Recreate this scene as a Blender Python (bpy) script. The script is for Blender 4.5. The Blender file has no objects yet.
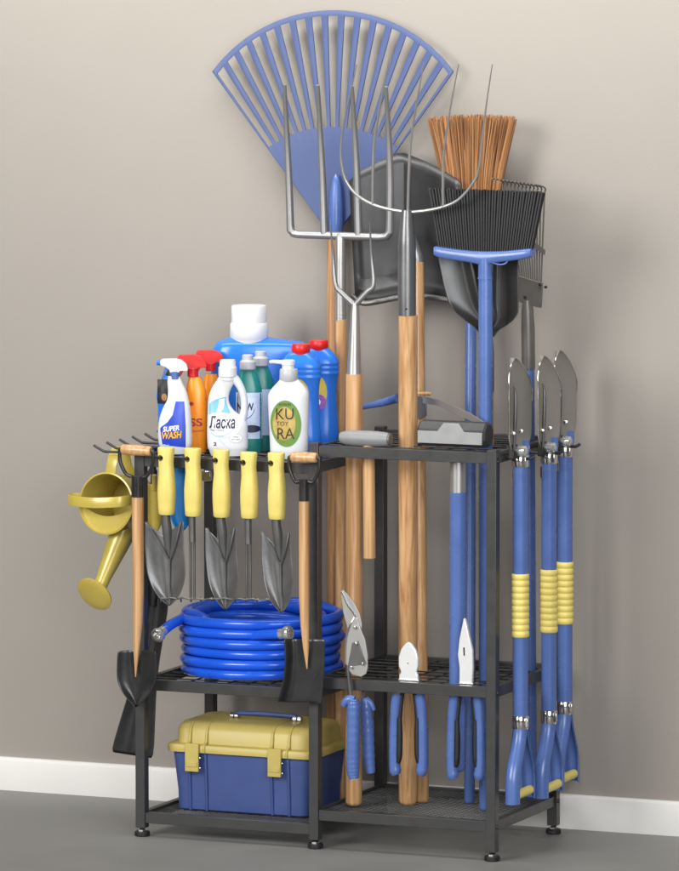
import bpy, bmesh, math, random
from mathutils import Vector, Matrix
RND = random.Random(11)
SC = bpy.context.scene
COL = SC.collection
V = Vector
pi = math.pi

# ------------------------------------------------------------------ camera
YAW, PIT, DIST, LF = 0.3946, 0.1016, 14.0, 420.25
TGT = V((0.4278, 0.2, 0.9611))
FWD = V((-math.sin(YAW)*math.cos(PIT), math.cos(YAW)*math.cos(PIT), -math.sin(PIT)))
RGT = V((math.cos(YAW), math.sin(YAW), 0))
UPV = RGT.cross(FWD)
EYE = TGT - FWD*DIST
FPX = LF*DIST
S = 1/421.0                      # metres per photo pixel near the rack

def ray(px, py):
    return FWD + RGT*((px-339.5)/FPX) - UPV*((py-435.5)/FPX)
def P(px, py, Y):                # point on the upright plane y = Y
    d = ray(px, py); return EYE + d*((Y-EYE.y)/d.y)
def PX(px, py, X):               # point on the upright plane x = X
    d = ray(px, py); return EYE + d*((X-EYE.x)/d.x)

cam = bpy.data.cameras.new('camera'); co = bpy.data.objects.new('camera', cam); COL.objects.link(co)
co.matrix_world = Matrix.Translation(EYE) @ Matrix((RGT, UPV, -FWD)).transposed().to_4x4()
cam.sensor_fit = 'HORIZONTAL'; cam.sensor_width = 36; cam.lens = 36*FPX/679
cam.clip_start = 0.5; cam.clip_end = 200
SC.camera = co

# ------------------------------------------------------------------ materials
def lin(r, g, b):
    f = lambda c: c/12.92 if c <= 0.04045 else ((c+0.055)/1.055)**2.4
    return (f(r/255), f(g/255), f(b/255), 1)
def mat(name, rgb, rough=0.45, metal=0.0, var=0.12, scale=30, bump=0.0, bscale=300, coat=0.0, stretch=(1,1,1), spec=0.5, rvar=0.12):
    m = bpy.data.materials.new(name); m.use_nodes = True
    nt = m.node_tree; N = nt.nodes; L = nt.links
    b = N['Principled BSDF']
    c = rgb if len(rgb) == 4 else lin(*rgb)
    b.inputs['Metallic'].default_value = metal
    b.inputs['Coat Weight'].default_value = coat
    b.inputs['Coat Roughness'].default_value = 0.15
    b.inputs['Specular IOR Level'].default_value = spec
    tc = N.new('ShaderNodeTexCoord'); mp = N.new('ShaderNodeMapping'); mp.inputs['Scale'].default_value = stretch
    L.new(tc.outputs['Object'], mp.inputs['Vector'])
    nz = N.new('ShaderNodeTexNoise'); nz.inputs['Scale'].default_value = scale; nz.inputs['Detail'].default_value = 5
    L.new(mp.outputs[0], nz.inputs['Vector'])
    rp = N.new('ShaderNodeValToRGB')
    rp.color_ramp.elements[0].position = 0.3; rp.color_ramp.elements[1].position = 0.7
    rp.color_ramp.elements[0].color = (c[0]*(1-var), c[1]*(1-var), c[2]*(1-var), 1)
    rp.color_ramp.elements[1].color = (min(1, c[0]*(1+var)), min(1, c[1]*(1+var)), min(1, c[2]*(1+var)), 1)
    L.new(nz.outputs['Fac'], rp.inputs['Fac']); L.new(rp.outputs['Color'], b.inputs['Base Color'])
    mr = N.new('ShaderNodeMapRange'); mr.inputs['To Min'].default_value = max(0.02, rough-rvar); mr.inputs['To Max'].default_value = min(1, rough+rvar)
    L.new(nz.outputs['Fac'], mr.inputs['Value']); L.new(mr.outputs['Result'], b.inputs['Roughness'])
    if bump:
        n2 = N.new('ShaderNodeTexNoise'); n2.inputs['Scale'].default_value = bscale; n2.inputs['Detail'].default_value = 3
        L.new(mp.outputs[0], n2.inputs['Vector'])
        bp = N.new('ShaderNodeBump'); bp.inputs['Strength'].default_value = bump; bp.inputs['Distance'].default_value = 0.002
        L.new(n2.outputs['Fac'], bp.inputs['Height']); L.new(bp.outputs['Normal'], b.inputs['Normal'])
    return m
def wood(name, a, c):
    m = bpy.data.materials.new(name); m.use_nodes = True
    nt = m.node_tree; N = nt.nodes; L = nt.links; b = N['Principled BSDF']
    tc = N.new('ShaderNodeTexCoord'); mp = N.new('ShaderNodeMapping'); mp.inputs['Scale'].default_value = (70, 70, 2.2)
    L.new(tc.outputs['Object'], mp.inputs['Vector'])
    nz = N.new('ShaderNodeTexNoise'); nz.inputs['Scale'].default_value = 1.6; nz.inputs['Detail'].default_value = 7; nz.inputs['Distortion'].default_value = 0.6
    L.new(mp.outputs[0], nz.inputs['Vector'])
    rp = N.new('ShaderNodeValToRGB'); e = rp.color_ramp.elements
    e[0].position = 0.28; e[0].color = lin(*a); e[1].position = 0.66; e[1].color = lin(*c)
    L.new(nz.outputs['Fac'], rp.inputs['Fac']); L.new(rp.outputs['Color'], b.inputs['Base Color'])
    b.inputs['Roughness'].default_value = 0.38
    b.inputs['Coat Weight'].default_value = 0.2
    bp = N.new('ShaderNodeBump'); bp.inputs['Strength'].default_value = 0.12; bp.inputs['Distance'].default_value = 0.001
    L.new(nz.outputs['Fac'], bp.inputs['Height']); L.new(bp.outputs['Normal'], b.inputs['Normal'])
    return m

M = {}
M['rack'] = mat('powder_coat', (54, 54, 54), 0.34, 0.0, 0.08, 40, 0.08, 900)
M['wire'] = mat('black_wire', (34, 34, 36), 0.4, 0.0, 0.1)
M['meshlit'] = mat('lit_floor_mesh_grey', (88, 88, 88), 0.45, 0.2, 0.1)  # greyed wires stand in for lit floor showing between dark strands
M['rubber'] = mat('black_rubber', (24, 24, 25), 0.5)
M['chrome'] = mat('polished_steel', (215, 214, 210), 0.16, 1.0, 0.08, 60, 0, coat=0, rvar=0.07)
M['bright'] = mat('bright_plated_steel', (232, 232, 232), 0.25, 0.35, 0.02, 60, rvar=.03)
M['steel'] = mat('satin_steel', (178, 177, 174), 0.36, 0.75, 0.03, 12, 0.0, rvar=.04)
M['tine'] = mat('fork_steel', (150, 150, 150), 0.4, 0.7, 0.03, 25, rvar=.03)
M['darksteel'] = mat('dark_steel', (106, 106, 106), 0.36, 0.55, 0.15, 18, 0.1, 180)
M['greypaint'] = mat('grey_painted_steel', (112, 111, 109), 0.33, 0.6, 0.08, 20, 0.05, 200)
M['rakegrey'] = mat('weathered_grey_steel', (104, 101, 97), 0.42, 0.35, 0.08, 20)
M['plated'] = mat('plated_brass_fitting', (226, 226, 224), 0.2, 0.8, 0.03, 30, rvar=.04)
M['socket'] = mat('dark_grey_socket', (112, 113, 114), 0.32, 0.55, 0.08, 20)
M['scoop'] = mat('charcoal_scoop', (78, 78, 79), 0.38, 0.2, 0.1, 12, 0.05, 150)
M['blackpaint'] = mat('black_tool_enamel', (40, 40, 41), 0.3, 0.1, 0.15, 25, 0.1, 160, coat=0.15)
M['wood'] = wood('ash_wood', (160, 112, 70), (212, 170, 120))
M['woodd'] = wood('oiled_wood', (142, 96, 60), (194, 146, 98))
M['blue'] = mat('blue_plastic', (82, 108, 168), 0.26, 0.0, 0.05, 20, 0.0)
M['bluefan'] = mat('matt_blue_plastic', (58, 75, 120), 0.48, 0.0, 0.06, 8)
M['navy'] = mat('navy_plastic', (62, 80, 134), 0.38, 0.0, 0.06, 20, 0.06, 500)
M['olive'] = mat('olive_yellow_plastic', (186, 168, 92), 0.42, 0.0, 0.07, 15, 0.06, 400)
M['can'] = mat('olive_enamel', (188, 168, 78), 0.27, 0.05, 0.1, 10, 0.03, 200, coat=0.15)
M['grip'] = mat('pale_yellow_grip', (224, 205, 112), 0.42, 0.0, 0.06, 30, 0.05, 500)
M['hose'] = mat('blue_hose', (28, 88, 214), 0.2, 0.0, 0.06, 12, 0.03, 300)
M['jug'] = mat('bright_blue_plastic', (44, 122, 228), 0.22, 0.0, 0.04, 12)
M['white'] = mat('white_plastic', (220, 222, 226), 0.28, 0.0, 0.02, 12)
M['greycap'] = mat('grey_plastic', (182, 184, 188), 0.38, 0.0, 0.04, 20)
M['red'] = mat('red_plastic', (214, 32, 30), 0.34, 0.0, 0.06, 20)
M['orange'] = mat('orange_plastic', (246, 146, 24), 0.3, 0.0, 0.06, 12)
M['green'] = mat('teal_green_plastic', (28, 128, 118), 0.28, 0.0, 0.06, 12)
M['lblue'] = mat('blue_label', (28, 66, 190), 0.35, 0, 0.05)
M['lgreen'] = mat('green_label', (104, 142, 58), 0.4, 0, 0.08)
M['lgold'] = mat('gold_label', (190, 164, 92), 0.38, 0.25, 0.22, 60)
M['lcyan'] = mat('pale_cyan_label', (118, 180, 204), 0.4, 0, 0.12, 60)
M['lpale'] = mat('pale_blue_label', (206, 220, 242), 0.4, 0, 0.04)
M['lgrey'] = mat('pale_grey_print', (196, 206, 210), 0.4, 0, 0.06)
M['ink'] = mat('dark_ink', (28, 34, 70), 0.45, 0, 0.05)
M['inkbrown'] = mat('brown_ink', (52, 40, 20), 0.45, 0, 0.05)
M['inkred'] = mat('dark_red_ink', (150, 24, 26), 0.45, 0, 0.05)
M['inky'] = mat('yellow_ink', (250, 176, 40), 0.45, 0, 0.08)
M['lyellow'] = mat('yellow_label', (216, 190, 60), 0.4, 0, 0.1)
M['lpurple'] = mat('purple_label', (150, 84, 176), 0.4, 0, 0.3, 200)
M['lwhite'] = mat('white_print', (244, 244, 244), 0.4, 0, 0.02)
M['scoopblue'] = mat('cyan_blue_plastic', (22, 112, 178), 0.4, 0, 0.06)
M['snow'] = mat('snow_shovel_black', (50, 50, 51), 0.36, 0.25, 0.12, 10, 0.05, 120)
M['bristle'] = mat('black_bristle', (27, 27, 29), 0.45, 0, 0.25, 200)
M['wall'] = mat('wall_paint', (149, 143, 136), 0.75, 0, 0.018, 3, 0.14, 260, spec=0.2)
M['floor'] = mat('grey_floor', (124, 123, 120), 0.5, 0, 0.08, 5, 0.04, 160, spec=0.25)
M['base'] = mat('white_skirting_paint', (214, 212, 208), 0.42, 0, 0.015, 8)
# straw: every bristle its own tone
m = mat('straw', (196, 140, 88), 0.6, 0, 0.1); M['straw'] = m
N = m.node_tree.nodes; Lk = m.node_tree.links
g = N.new('ShaderNodeNewGeometry'); rp = N.new('ShaderNodeValToRGB')
rp.color_ramp.elements[0].color = lin(104, 62, 34); rp.color_ramp.elements[1].color = lin(188, 138, 88)
Lk.new(g.outputs['Random Per Island'], rp.inputs['Fac']); Lk.new(rp.outputs['Color'], N['Principled BSDF'].inputs['Base Color'])

# ------------------------------------------------------------------ mesh helpers
ORG = {}
def setp(o, label=None, cat=None, group=None, kind=None):
    if label: o['label'] = label
    if cat: o['category'] = cat
    if group: o['group'] = group
    if kind: o['kind'] = kind
    return o
def thing(name, label, cat, loc, group=None):
    o = bpy.data.objects.new(name, None); COL.objects.link(o); o.location = loc; o.empty_display_size = 0.05
    ORG[o.name] = V(loc); return setp(o, label, cat, group)

class MB:
    def __init__(s): s.v = []; s.f = []
    def add(s, vs, fs):
        n = len(s.v); s.v += [V(a) for a in vs]; s.f += [tuple(i+n for i in f) for f in fs]; return s
    def box(s, c, d, mtx=None):
        c = V(c); hx, hy, hz = d[0]/2, d[1]/2, d[2]/2
        vs = [V((x, y, z)) for x in (-hx, hx) for y in (-hy, hy) for z in (-hz, hz)]
        if mtx: vs = [mtx @ q for q in vs]
        return s.add([c+q for q in vs], [(0,1,3,2), (4,6,7,5), (0,4,5,1), (2,3,7,6), (0,2,6,4), (1,5,7,3)])
    def tube(s, pts, r, n=12, caps=True, sq=None, ref=None):
        pts = [V(p) for p in pts]; k = len(pts)
        rr = r if isinstance(r, (list, tuple)) else [r]*k
        T = [(pts[min(i+1, k-1)]-pts[max(i-1, 0)]).normalized() for i in range(k)]
        a = V(ref) if ref else (V((0, 1, 0)) if abs(T[0].y) < 0.9 else V((1, 0, 0)))
        u = (a - T[0]*a.dot(T[0])).normalized()
        vs = []
        for i in range(k):
            u = (u - T[i]*u.dot(T[i])).normalized(); w = T[i].cross(u)
            for j in range(n):
                t = 2*pi*(j+0.5)/n; cu, cw = math.cos(t), math.sin(t)
                if sq: cu *= sq
                vs.append(pts[i] + (u*cu + w*cw)*rr[i])
        fs = [(i*n+j, i*n+(j+1) % n, (i+1)*n+(j+1) % n, (i+1)*n+j) for i in range(k-1) for j in range(n)]
        if caps: fs += [tuple(range(n))[::-1], tuple((k-1)*n+j for j in range(n))]
        return s.add(vs, fs)
    def loft(s, rings, caps=True):
        n = len(rings[0]); k = len(rings); vs = [p for r in rings for p in r]
        fs = [(i*n+j, i*n+(j+1) % n, (i+1)*n+(j+1) % n, (i+1)*n+j) for i in range(k-1) for j in range(n)]
        if caps: fs += [tuple(range(n))[::-1], tuple((k-1)*n+j for j in range(n))]
        return s.add(vs, fs)
    def lathe(s, c, prof, n=28, axis='Z', sx=1, sy=1):
        c = V(c); rings = []
        for r, h in prof:
            ring = []
            for j in range(n):
                t = 2*pi*j/n; a, b = r*sx*math.cos(t), r*sy*math.sin(t)
                if axis == 'Z': q = V((a, b, h))
                elif axis == 'X': q = V((h, a, b))
                elif axis == 'Y': q = V((b, h, a))
                else: q = axis[0]*a + axis[1]*b + axis[2]*h
                ring.append(c+q)
            rings.append(ring)
        return s.loft(rings)
    def plate(s, poly, off):
        off = V(off); n = len(poly); a = [V(p) for p in poly]; b = [p+off for p in a]
        return s.add(a+b, [tuple(range(n)), tuple(range(2*n-1, n-1, -1))] + [(j, n+j, n+(j+1) % n, (j+1) % n) for j in range(n)])
    def sheet(s, rows):
        n = len(rows[0]); k = len(rows)
        return s.add([p for r in rows for p in r], [(i*n+j, i*n+j+1, (i+1)*n+j+1, (i+1)*n+j) for i in range(k-1) for j in range(n-1)])
    def build(s, name, m, parent=None, loc=None, ang=38, bevel=0, solid=0, subd=0, seg=2, recalc=True):
        org = ORG[parent.name] if parent else V(loc if loc else (0, 0, 0))
        me = bpy.data.meshes.new(name); me.from_pydata([p-org for p in s.v], [], s.f)
        bm = bmesh.new(); bm.from_mesh(me)
        bmesh.ops.remove_doubles(bm, verts=bm.verts, dist=1e-6)
        if recalc: bmesh.ops.recalc_face_normals(bm, faces=bm.faces)
        for f in bm.faces: f.smooth = True
        bm.to_mesh(me); bm.free()
        if not subd: me.set_sharp_from_angle(angle=math.radians(ang))
        me.materials.append(m)
        o = bpy.data.objects.new(name, me); COL.objects.link(o); ORG[o.name] = org
        if parent: o.parent = parent
        else: o.location = org
        if solid:
            q = o.modifiers.new('solid', 'SOLIDIFY'); q.thickness = solid; q.offset = 0
        if subd:
            q = o.modifiers.new('sub', 'SUBSURF'); q.levels = subd; q.render_levels = subd
        if bevel:
            q = o.modifiers.new('bevel', 'BEVEL'); q.width = bevel; q.segments = seg; q.limit_method = 'ANGLE'; q.angle_limit = math.radians(40); q.harden_normals = False
        return o

def cut(o, mb, parent):
    """carve a real hole: boolean applied here, the cutter is deleted again"""
    c = mb.build('cutter', M['rubber'], parent)
    q = o.modifiers.new('hole', 'BOOLEAN'); q.object = c; q.operation = 'DIFFERENCE'; q.solver = 'EXACT'
    dg = bpy.context.evaluated_depsgraph_get(); dg.update()
    me = bpy.data.meshes.new_from_object(o.evaluated_get(dg))
    o.modifiers.remove(q); old = o.data; o.data = me; bpy.data.meshes.remove(old)
    cm = c.data; bpy.data.objects.remove(c); bpy.data.meshes.remove(cm)
    me.name = o.name
    me.set_sharp_from_angle(angle=math.radians(38))
    while len(me.materials) > 1: me.materials.pop()

def crom(pts, k=6):
    pts = [V(p) for p in pts]; out = []
    for i in range(len(pts)-1):
        p0, p1, p2, p3 = pts[max(i-1, 0)], pts[i], pts[i+1], pts[min(i+2, len(pts)-1)]
        for j in range(k):
            t = j/k
            out.append(0.5*((2*p1) + (p2-p0)*t + (2*p0-5*p1+4*p2-p3)*t*t + (3*p1-p0-3*p2+p3)*t**3))
    out.append(pts[-1]); return out
def rad(r, pts):
    k = len(pts)-1; n = len(r)-1; o = []
    for i in range(k+1):
        t = i/k*n; a = min(int(t), n-1); o.append(r[a]+(r[a+1]-r[a])*(t-a))
    return o
def rrect(cx, cy, hx, hy, r, z, n=5):
    o = []
    for (sx, sy, a0) in ((1, 1, 0), (-1, 1, pi/2), (-1, -1, pi), (1, -1, 1.5*pi)):
        for j in range(n+1):
            a = a0+pi/2*j/n; o.append(V((cx+sx*(hx-r)+r*math.cos(a), cy+sy*(hy-r)+r*math.sin(a), z)))
    return o
def interp(tab, x):
    if x <= tab[0][0]: return tab[0][1]
    for (a, b), (c, d) in zip(tab, tab[1:]):
        if x <= c: return b+(d-b)*(x-a)/(c-a)
    return tab[-1][1]

# ------------------------------------------------------------------ setting
W1, W2, DEP, HR, HL = 0.4497, 0.4474, 0.4073, 0.958, 0.916
WT = W1+W2; WALL = 0.498; PW = 0.0245
o = MB().add([(-30, -40, 0), (30, -40, 0), (30, WALL+0.2, 0), (-30, WALL+0.2, 0)], [(0,1,2,3)]).build('floor', M['floor']); setp(o, kind='structure')
o = MB().box((0, WALL+0.06, 3), (60, 0.12, 6.02)).build('wall', M['wall']); setp(o, kind='structure')
bb = MB(); zt = P(200, 770.5, WALL-0.014).z
prof = [(0, 0.0), (-0.014, 0.0), (-0.014, zt-0.008), (-0.0115, zt-0.002), (-0.008, zt), (0, zt)]
bb.loft([[V((x, WALL+a, b)) for a, b in prof] for x in (-30, 30)])
o = bb.build('baseboard', M['base'], ang=60); setp(o, kind='structure')

# ------------------------------------------------------------------ rack
rack = thing('storage_rack', 'black metal tool rack with two bays of wire shelves standing on a grey floor', 'rack', (W1, 0.2, 0))
posts = [(0, 0, HL), (W1, 0, HR), (WT, 0, HR), (0, DEP, HL), (W1, DEP, HR), (WT, DEP, HR)]
for x, y, h in posts:
    p = MB().box((x, y, (h+0.014)/2+0.007), (PW, PW, h-0.014)).build('post', M['rack'], rack, bevel=0.0012)
    f = MB().lathe((x, y, 0), [(0.0165, 0.0005), (0.0185, 0.002), (0.0185, 0.010), (0.016, 0.0125), (0.007, 0.0128), (0.007, 0.018)], 28).build('foot', M['rubber'], p)
    MB().lathe((x, y, 0), [(0.0105, 0.0128), (0.0105, 0.0155)], 6).build('nut', M['chrome'], p)
zl = {'b': (P(148, 814.6, -.012).z+P(300, 822.2, -.012).z)/2, 'm': (P(160, 681.5, -.012).z+P(300, 688, -.012).z)/2, 't': HL}
zr = {'b': (P(319, 810.8, -.012).z+P(484, 821, -.012).z)/2, 'm': (P(326, 678.5, -.012).z+P(484, 687, -.012).z)/2, 't': HR}
RH = 0.0255
def shelf(x0, x1, zt, fine, slots=()):
    a, b = x0+PW/2, x1-PW/2; zc = zt-RH/2
    mb = MB()
    for y in (0, DEP): mb.box(((a+b)/2, y, zc), (b-a, 0.019, RH))
    ya, yb = PW/2, DEP-PW/2
    for x in (x0, x1):
        s_ = 0.0042 if x == x0 and x0 > 0 else (-0.0042 if x == x1 and x1 < WT-0.01 else 0)
        mb.box((x+s_, (ya+yb)/2, zc), (0.0078 if s_ else 0.016, yb-ya, RH))
    fr = mb.build('shelf_frame', M['rack'], rack, bevel=0.001)
    g = MB(); z = zt-0.008
    xa, xb = x0+0.009, x1-0.009; y0, y1 = 0.0097, DEP-0.0097
    if fine:
        st = 0.028; k = 0.62
        n = int(((xb-xa)+(y1-y0)/k)/st)+2
        for sgn in (0, 1):
            for i in range(n):
                c = xa - (y1-y0)/k + i*st
                # line from (c,y0) to (c+(y1-y0)/k, y1)
                t0 = max(0, (xa-c)*k/(y1-y0)); t1 = min(1, (xb-c)*k/(y1-y0))
                if t1-t0 < 0.01: continue
                pts = []
                for t in (t0, t1):
                    xx = c+t*(y1-y0)/k
                    if sgn: xx = xa+xb-xx
                    pts.append(V((xx, y0+t*(y1-y0), z+0.0012*sgn)))
                g.tube(pts, 0.0008, 5, False)
    else:
        nx = 9
        for i in range(1, nx):
            x = xa+(xb-xa)*i/nx
            g.tube([(x, y0, z), (x, y1, z)], 0.0019, 8)
        for j in range(1, 8):
            y = y0+(y1-y0)*j/8
            g.tube([(xa, y, z+0.0036), (xb, y, z+0.0036)], 0.0016 if j % 3 else 0.0024, 8)
    g.build('wire_mesh', M['meshlit'] if fine else M['wire'], fr)
    return fr
for k in 'bmt':
    shelf(0, W1, zl[k], k == 'b'); shelf(W1, WT, zr[k], k == 'b')
# bolts joining rails to posts
for x, y, h in posts:
    for z in ([zl['b']-.012, zl['m']-.012] if x == 0 else [zr['b']-.014, zr['m']-.014, zr['t']-.02]):
        s_ = -1 if x == 0 else 1
        MB().lathe((x+s_*PW/2, y, z), [(0.0, 0.0035*s_), (0.004, 0.003*s_), (0.0055, 0.0)], 14, 'X').build('bolt', M['wire'], rack)
# hooks on the left end
for i in range(6):
    y = 0.018+i*0.0735
    a = P(140+158*y, 450.5-65*y, y); 
    z = HL+0.003
    pts = crom([(-0.010, y, z), (-0.06, y, z), (-0.100, y, z), (-0.112, y, z+0.0035), (-0.132, y, z+0.014)], 5)
    MB().tube(pts, 0.0032, 10).build('hook', M['wire'], rack)
MB().box((-0.012, DEP/2, HL+0.002), (0.004, DEP, 0.012)).build('hook_rail', M['rack'], rack)
# pegs on the right end for the folding shovels
XS = WT+0.045
YS = [0.0, 0.0, 0.0]
# bracket on the rear left post
c = P(207, 476, DEP-0.02)
MB().box(c, (0.024, 0.012, 0.026)).build('bracket', M['chrome'], rack, bevel=0.002)

# ------------------------------------------------------------------ tall tools
def pole(pa, Ya, pb, Yb, w, name, m, parent, n=18, dome=True, taper=None):
    a, b = P(pa[0], pa[1], Ya), P(pb[0], pb[1], Yb); r = w*S/2
    d = (b-a).normalized(); pts = [a]; rr = [r]
    k = 10
    for i in range(1, k): pts.append(a.lerp(b, i/k)); rr.append(r)
    if dome:
        pts += [b-d*r*0.5, b-d*r*0.18, b]; rr += [r*0.98, r*0.8, r*0.45]
    else: pts.append(b); rr.append(r)
    return MB().tube(pts, rr, n).build(name, m, parent)

# fan rake ---------------------------------------------------------
Y = 0.462
t = thing('fan_rake', 'tall blue plastic fan rake with a wide slotted head leaning on the wall', 'rake', P(334, 800, 0.40))
C = (333, 239)
def fanp(a, r, Yo=0.0):
    dy = Yo - 0.02*(a/0.62)**2*(r/229)
    return P(C[0]+r*math.sin(a), C[1]-r*math.cos(a), Y+dy)
def outer(a):          # arc of radius 149 about (333,159)
    # |C + r d - Q| = 149 with Q 80 px above C
    c = math.cos(a); return 80*c + math.sqrt(max(0, 149*149-6400*(1-c*c)))
A = math.radians(35.8); ns = 17; st = 2*A/ns; cols = []; 
edges = []; 
tw = 0.40
edges.append((-A, 0)); 
for i in range(ns):
    a0 = -A+i*st; 
    edges.append((a0+st*tw*0.5, 1)); edges.append((a0+st*(1-tw*0.5), 0))
edges.append((A, 0))
angs = [e[0] for e in edges]
mb = MB()
rows_r = [8, 30, 60, 90, 112]
vi = {}
def vid(i, key, p):
    if (i, key) not in vi: vi[(i, key)] = len(mb.v); mb.v.append(p)
    return vi[(i, key)]
def quad(i, j, k1, p1, k2, p2):
    mb.f.append((vid(i, k1, p1(angs[i])), vid(j, k1, p1(angs[j])), vid(j, k2, p2(angs[j])), vid(i, k2, p2(angs[i]))))
def wid(i):            # slot edges narrow towards the plate: slots taper, so do the bars
    return angs[i]
slotn = 5
for i in range(len(angs)-1):
    isslot = edges[i][1] == 1
    for q in range(len(rows_r)-1):
        r0, r1 = rows_r[q], rows_r[q+1]
        quad(i, i+1, ('p', q), lambda a, r=r0: fanp(a, r), ('p', q+1), lambda a, r=r1: fanp(a, r))
    last = len(rows_r)-1
    if not isslot:
        for q in range(slotn):
            f0, f1 = q/slotn, (q+1)/slotn
            ra = lambda a, f=f0: fanp(a, 112+(outer(a)-5.5-112)*f)
            rb = lambda a, f=f1: fanp(a, 112+(outer(a)-5.5-112)*f)
            quad(i, i+1, ('p', last) if q == 0 else ('s', q), ra, ('s', q+1), rb)
    quad(i, i+1, ('s', slotn), lambda a: fanp(a, outer(a)-5.5), ('o', 0), lambda a: fanp(a, outer(a)))
mb.build('fan_head', M['bluefan'], t, solid=0.004, bevel=0.0008)
fe = MB(); c = P(336, 205, Y-0.012)
pts = [P(336, y, Y-0.016) for y in (174, 177, 184, 195, 210, 225, 236)]
fe.tube(pts, [0.4*S, 2.8*S, 4.8*S, 6.3*S, 7*S, 7*S, 6.6*S], 18); fe.build('collar', M['blue'], t)
pole((333, 234), Y-0.016, (332, 800), 0.395, 12, 'shaft', M['woodd'], t)

# digging fork -----------------------------------------------------
t = thing('digging_fork', 'silver four tined digging fork with straight square shouldered head and wooden handle', 'fork', P(341, 800, 0.36))
Y = 0.29
mb = MB()
tin = [((284.6, 84.5), (286.5, 130), (288.8, 180), (290.6, 231)), ((317.8, 85), (320, 130), (322.5, 180), (324.2, 234)),
       ((352, 86), (354.5, 130), (357, 180), (358.5, 235)), ((386, 86.5), (388.3, 130), (390.2, 180), (389.8, 233))]
for i, q in enumerate(tin):
    pts = crom([P(q[0][0], q[0][1], Y-0.055), P(q[1][0], q[1][1], Y-0.02), P(q[2][0], q[2][1], Y-0.004), P(q[3][0], q[3][1], Y)], 5)
    mb.tube(pts, rad([1.9*S, 2.9*S, 3.7*S, 4*S], pts), 12)
pts = [P(290.6, 226, Y), P(291, 230.5, Y), P(293.6, 233.6, Y), P(299, 234.4, Y), P(324, 235.2, Y), P(358, 236.4, Y), P(380, 237.2, Y), P(386.4, 236.4, Y), P(389.3, 232.5, Y), P(389.8, 227, Y)]
mb.tube(pts, [4*S]*10, 12)
mb.build('fork_head', M['tine'], t, ang=60)
mb = MB()
pts = [P(340.5, y, Y) for y in (233, 236, 240, 262, 300, 320)]
mb.tube(pts, [3.5*S, 5*S, 5.4*S, 5.4*S, 5.6*S, 5.8*S], 18)
for yy in (313, 316.5): mb.tube([P(340.7, yy, Y), P(340.7, yy+1.2, Y)], 6.1*S, 18)
mb.build('socket', M['steel'], t)
pole((341, 319), Y, (341, 800), 0.352, 11.4, 'shaft', M['wood'], t)

# two prong weeding fork -------------------------------------------
t = thing('two_pronged_fork', 'slim fork with two silver prongs in a Y and a thick wooden handle', 'fork', P(354, 806, 0.09))
Y = 0.10
mb = MB()
for q in (((330.5, 224), (333, 255), (335.6, 284), (342, 293), (354.6, 305)), ((369.8, 223), (371.5, 255), (373.6, 284), (367, 292), (355.2, 305))):
    pts = crom([P(x, y, Y-(0.02 if k == 0 else 0)) for k, (x, y) in enumerate(q)], 6)
    mb.tube(pts, rad([0.5*S, 1.5*S, 2.4*S, 2.7*S, 3*S], pts), 12)
mb.build('prongs', M['tine'], t)
MB().tube([P(355, 303, Y), P(355, 310, Y), P(354.6, 340, Y), P(354, 374.5, Y)], [3.2*S, 4.1*S, 5.6*S, 7.4*S], 20).build('socket', M['steel'], t)
pole((354.2, 374), Y, (353.7, 806), 0.09, 17, 'shaft', M['wood'], t)

# hay fork ---------------------------------------------------------
t = thing('hay_fork', 'hay fork with five thin curved wire tines on a dark socket and long wooden handle', 'fork', P(408, 804, 0.18))
Y = 0.095
mb = MB()
def hay(q, r):
    pts = crom([P(x, y, Y - 0.00085*max(0, 212-y)*0.6 + d) for x, y, d in q], 6); mb.tube(pts, rad(r, pts), 10)
hay([(357, 64, -.02), (351, 90, -.012), (344, 122, -.004), (341, 147, 0), (341.6, 164, 0), (346, 181, 0), (358, 196, 0), (377, 206, 0), (401, 211.3, 0), (417, 211.6, 0), (439, 208, 0), (458, 200, 0), (473, 183, 0), (478.6, 170, 0), (482, 140, -.004), (487, 100, -.012), (492.4, 64, -.02)], [0.5*S, 1.1*S, 1.5*S, 1.6*S, 1.6*S, 1.5*S, 1.1*S, 0.5*S])
hay([(389.5, 58, -.02), (382, 95, -.01), (374.5, 140, 0), (373, 170, 0), (372.8, 204, 0)], [0.5*S, 1.1*S, 1.5*S, 1.5*S])
hay([(424, 62, -.02), (417.5, 98, -.01), (411, 138, 0), (409, 170, 0), (408, 210, 0)], [0.5*S, 1.1*S, 1.5*S, 1.6*S])
hay([(458.6, 64, -.02), (450, 110, -.01), (443.6, 155, 0), (443, 180, 0), (443, 206.5, 0)], [0.5*S, 1.1*S, 1.5*S, 1.5*S])
mb.build('tines', M['steel'], t)
mb = MB()
mb.tube([P(407, y, Y) for y in (210, 213, 240, 246, 300, 315.5)], [5.5*S, 6.0*S, 8.6*S, 8.9*S, 9*S, 9*S], 20)
so = mb.build('socket', M['socket'], t)
MB().lathe(P(406, 309, Y-9*S), [(0.0, -0.0022), (0.0022, -0.001), (0.0028, 0.003)], 10, 'Y').build('rivet', M['rubber'], so)
pole((408, 315), Y, (408, 805), 0.18, 19, 'shaft', M['wood'], t)

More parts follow.
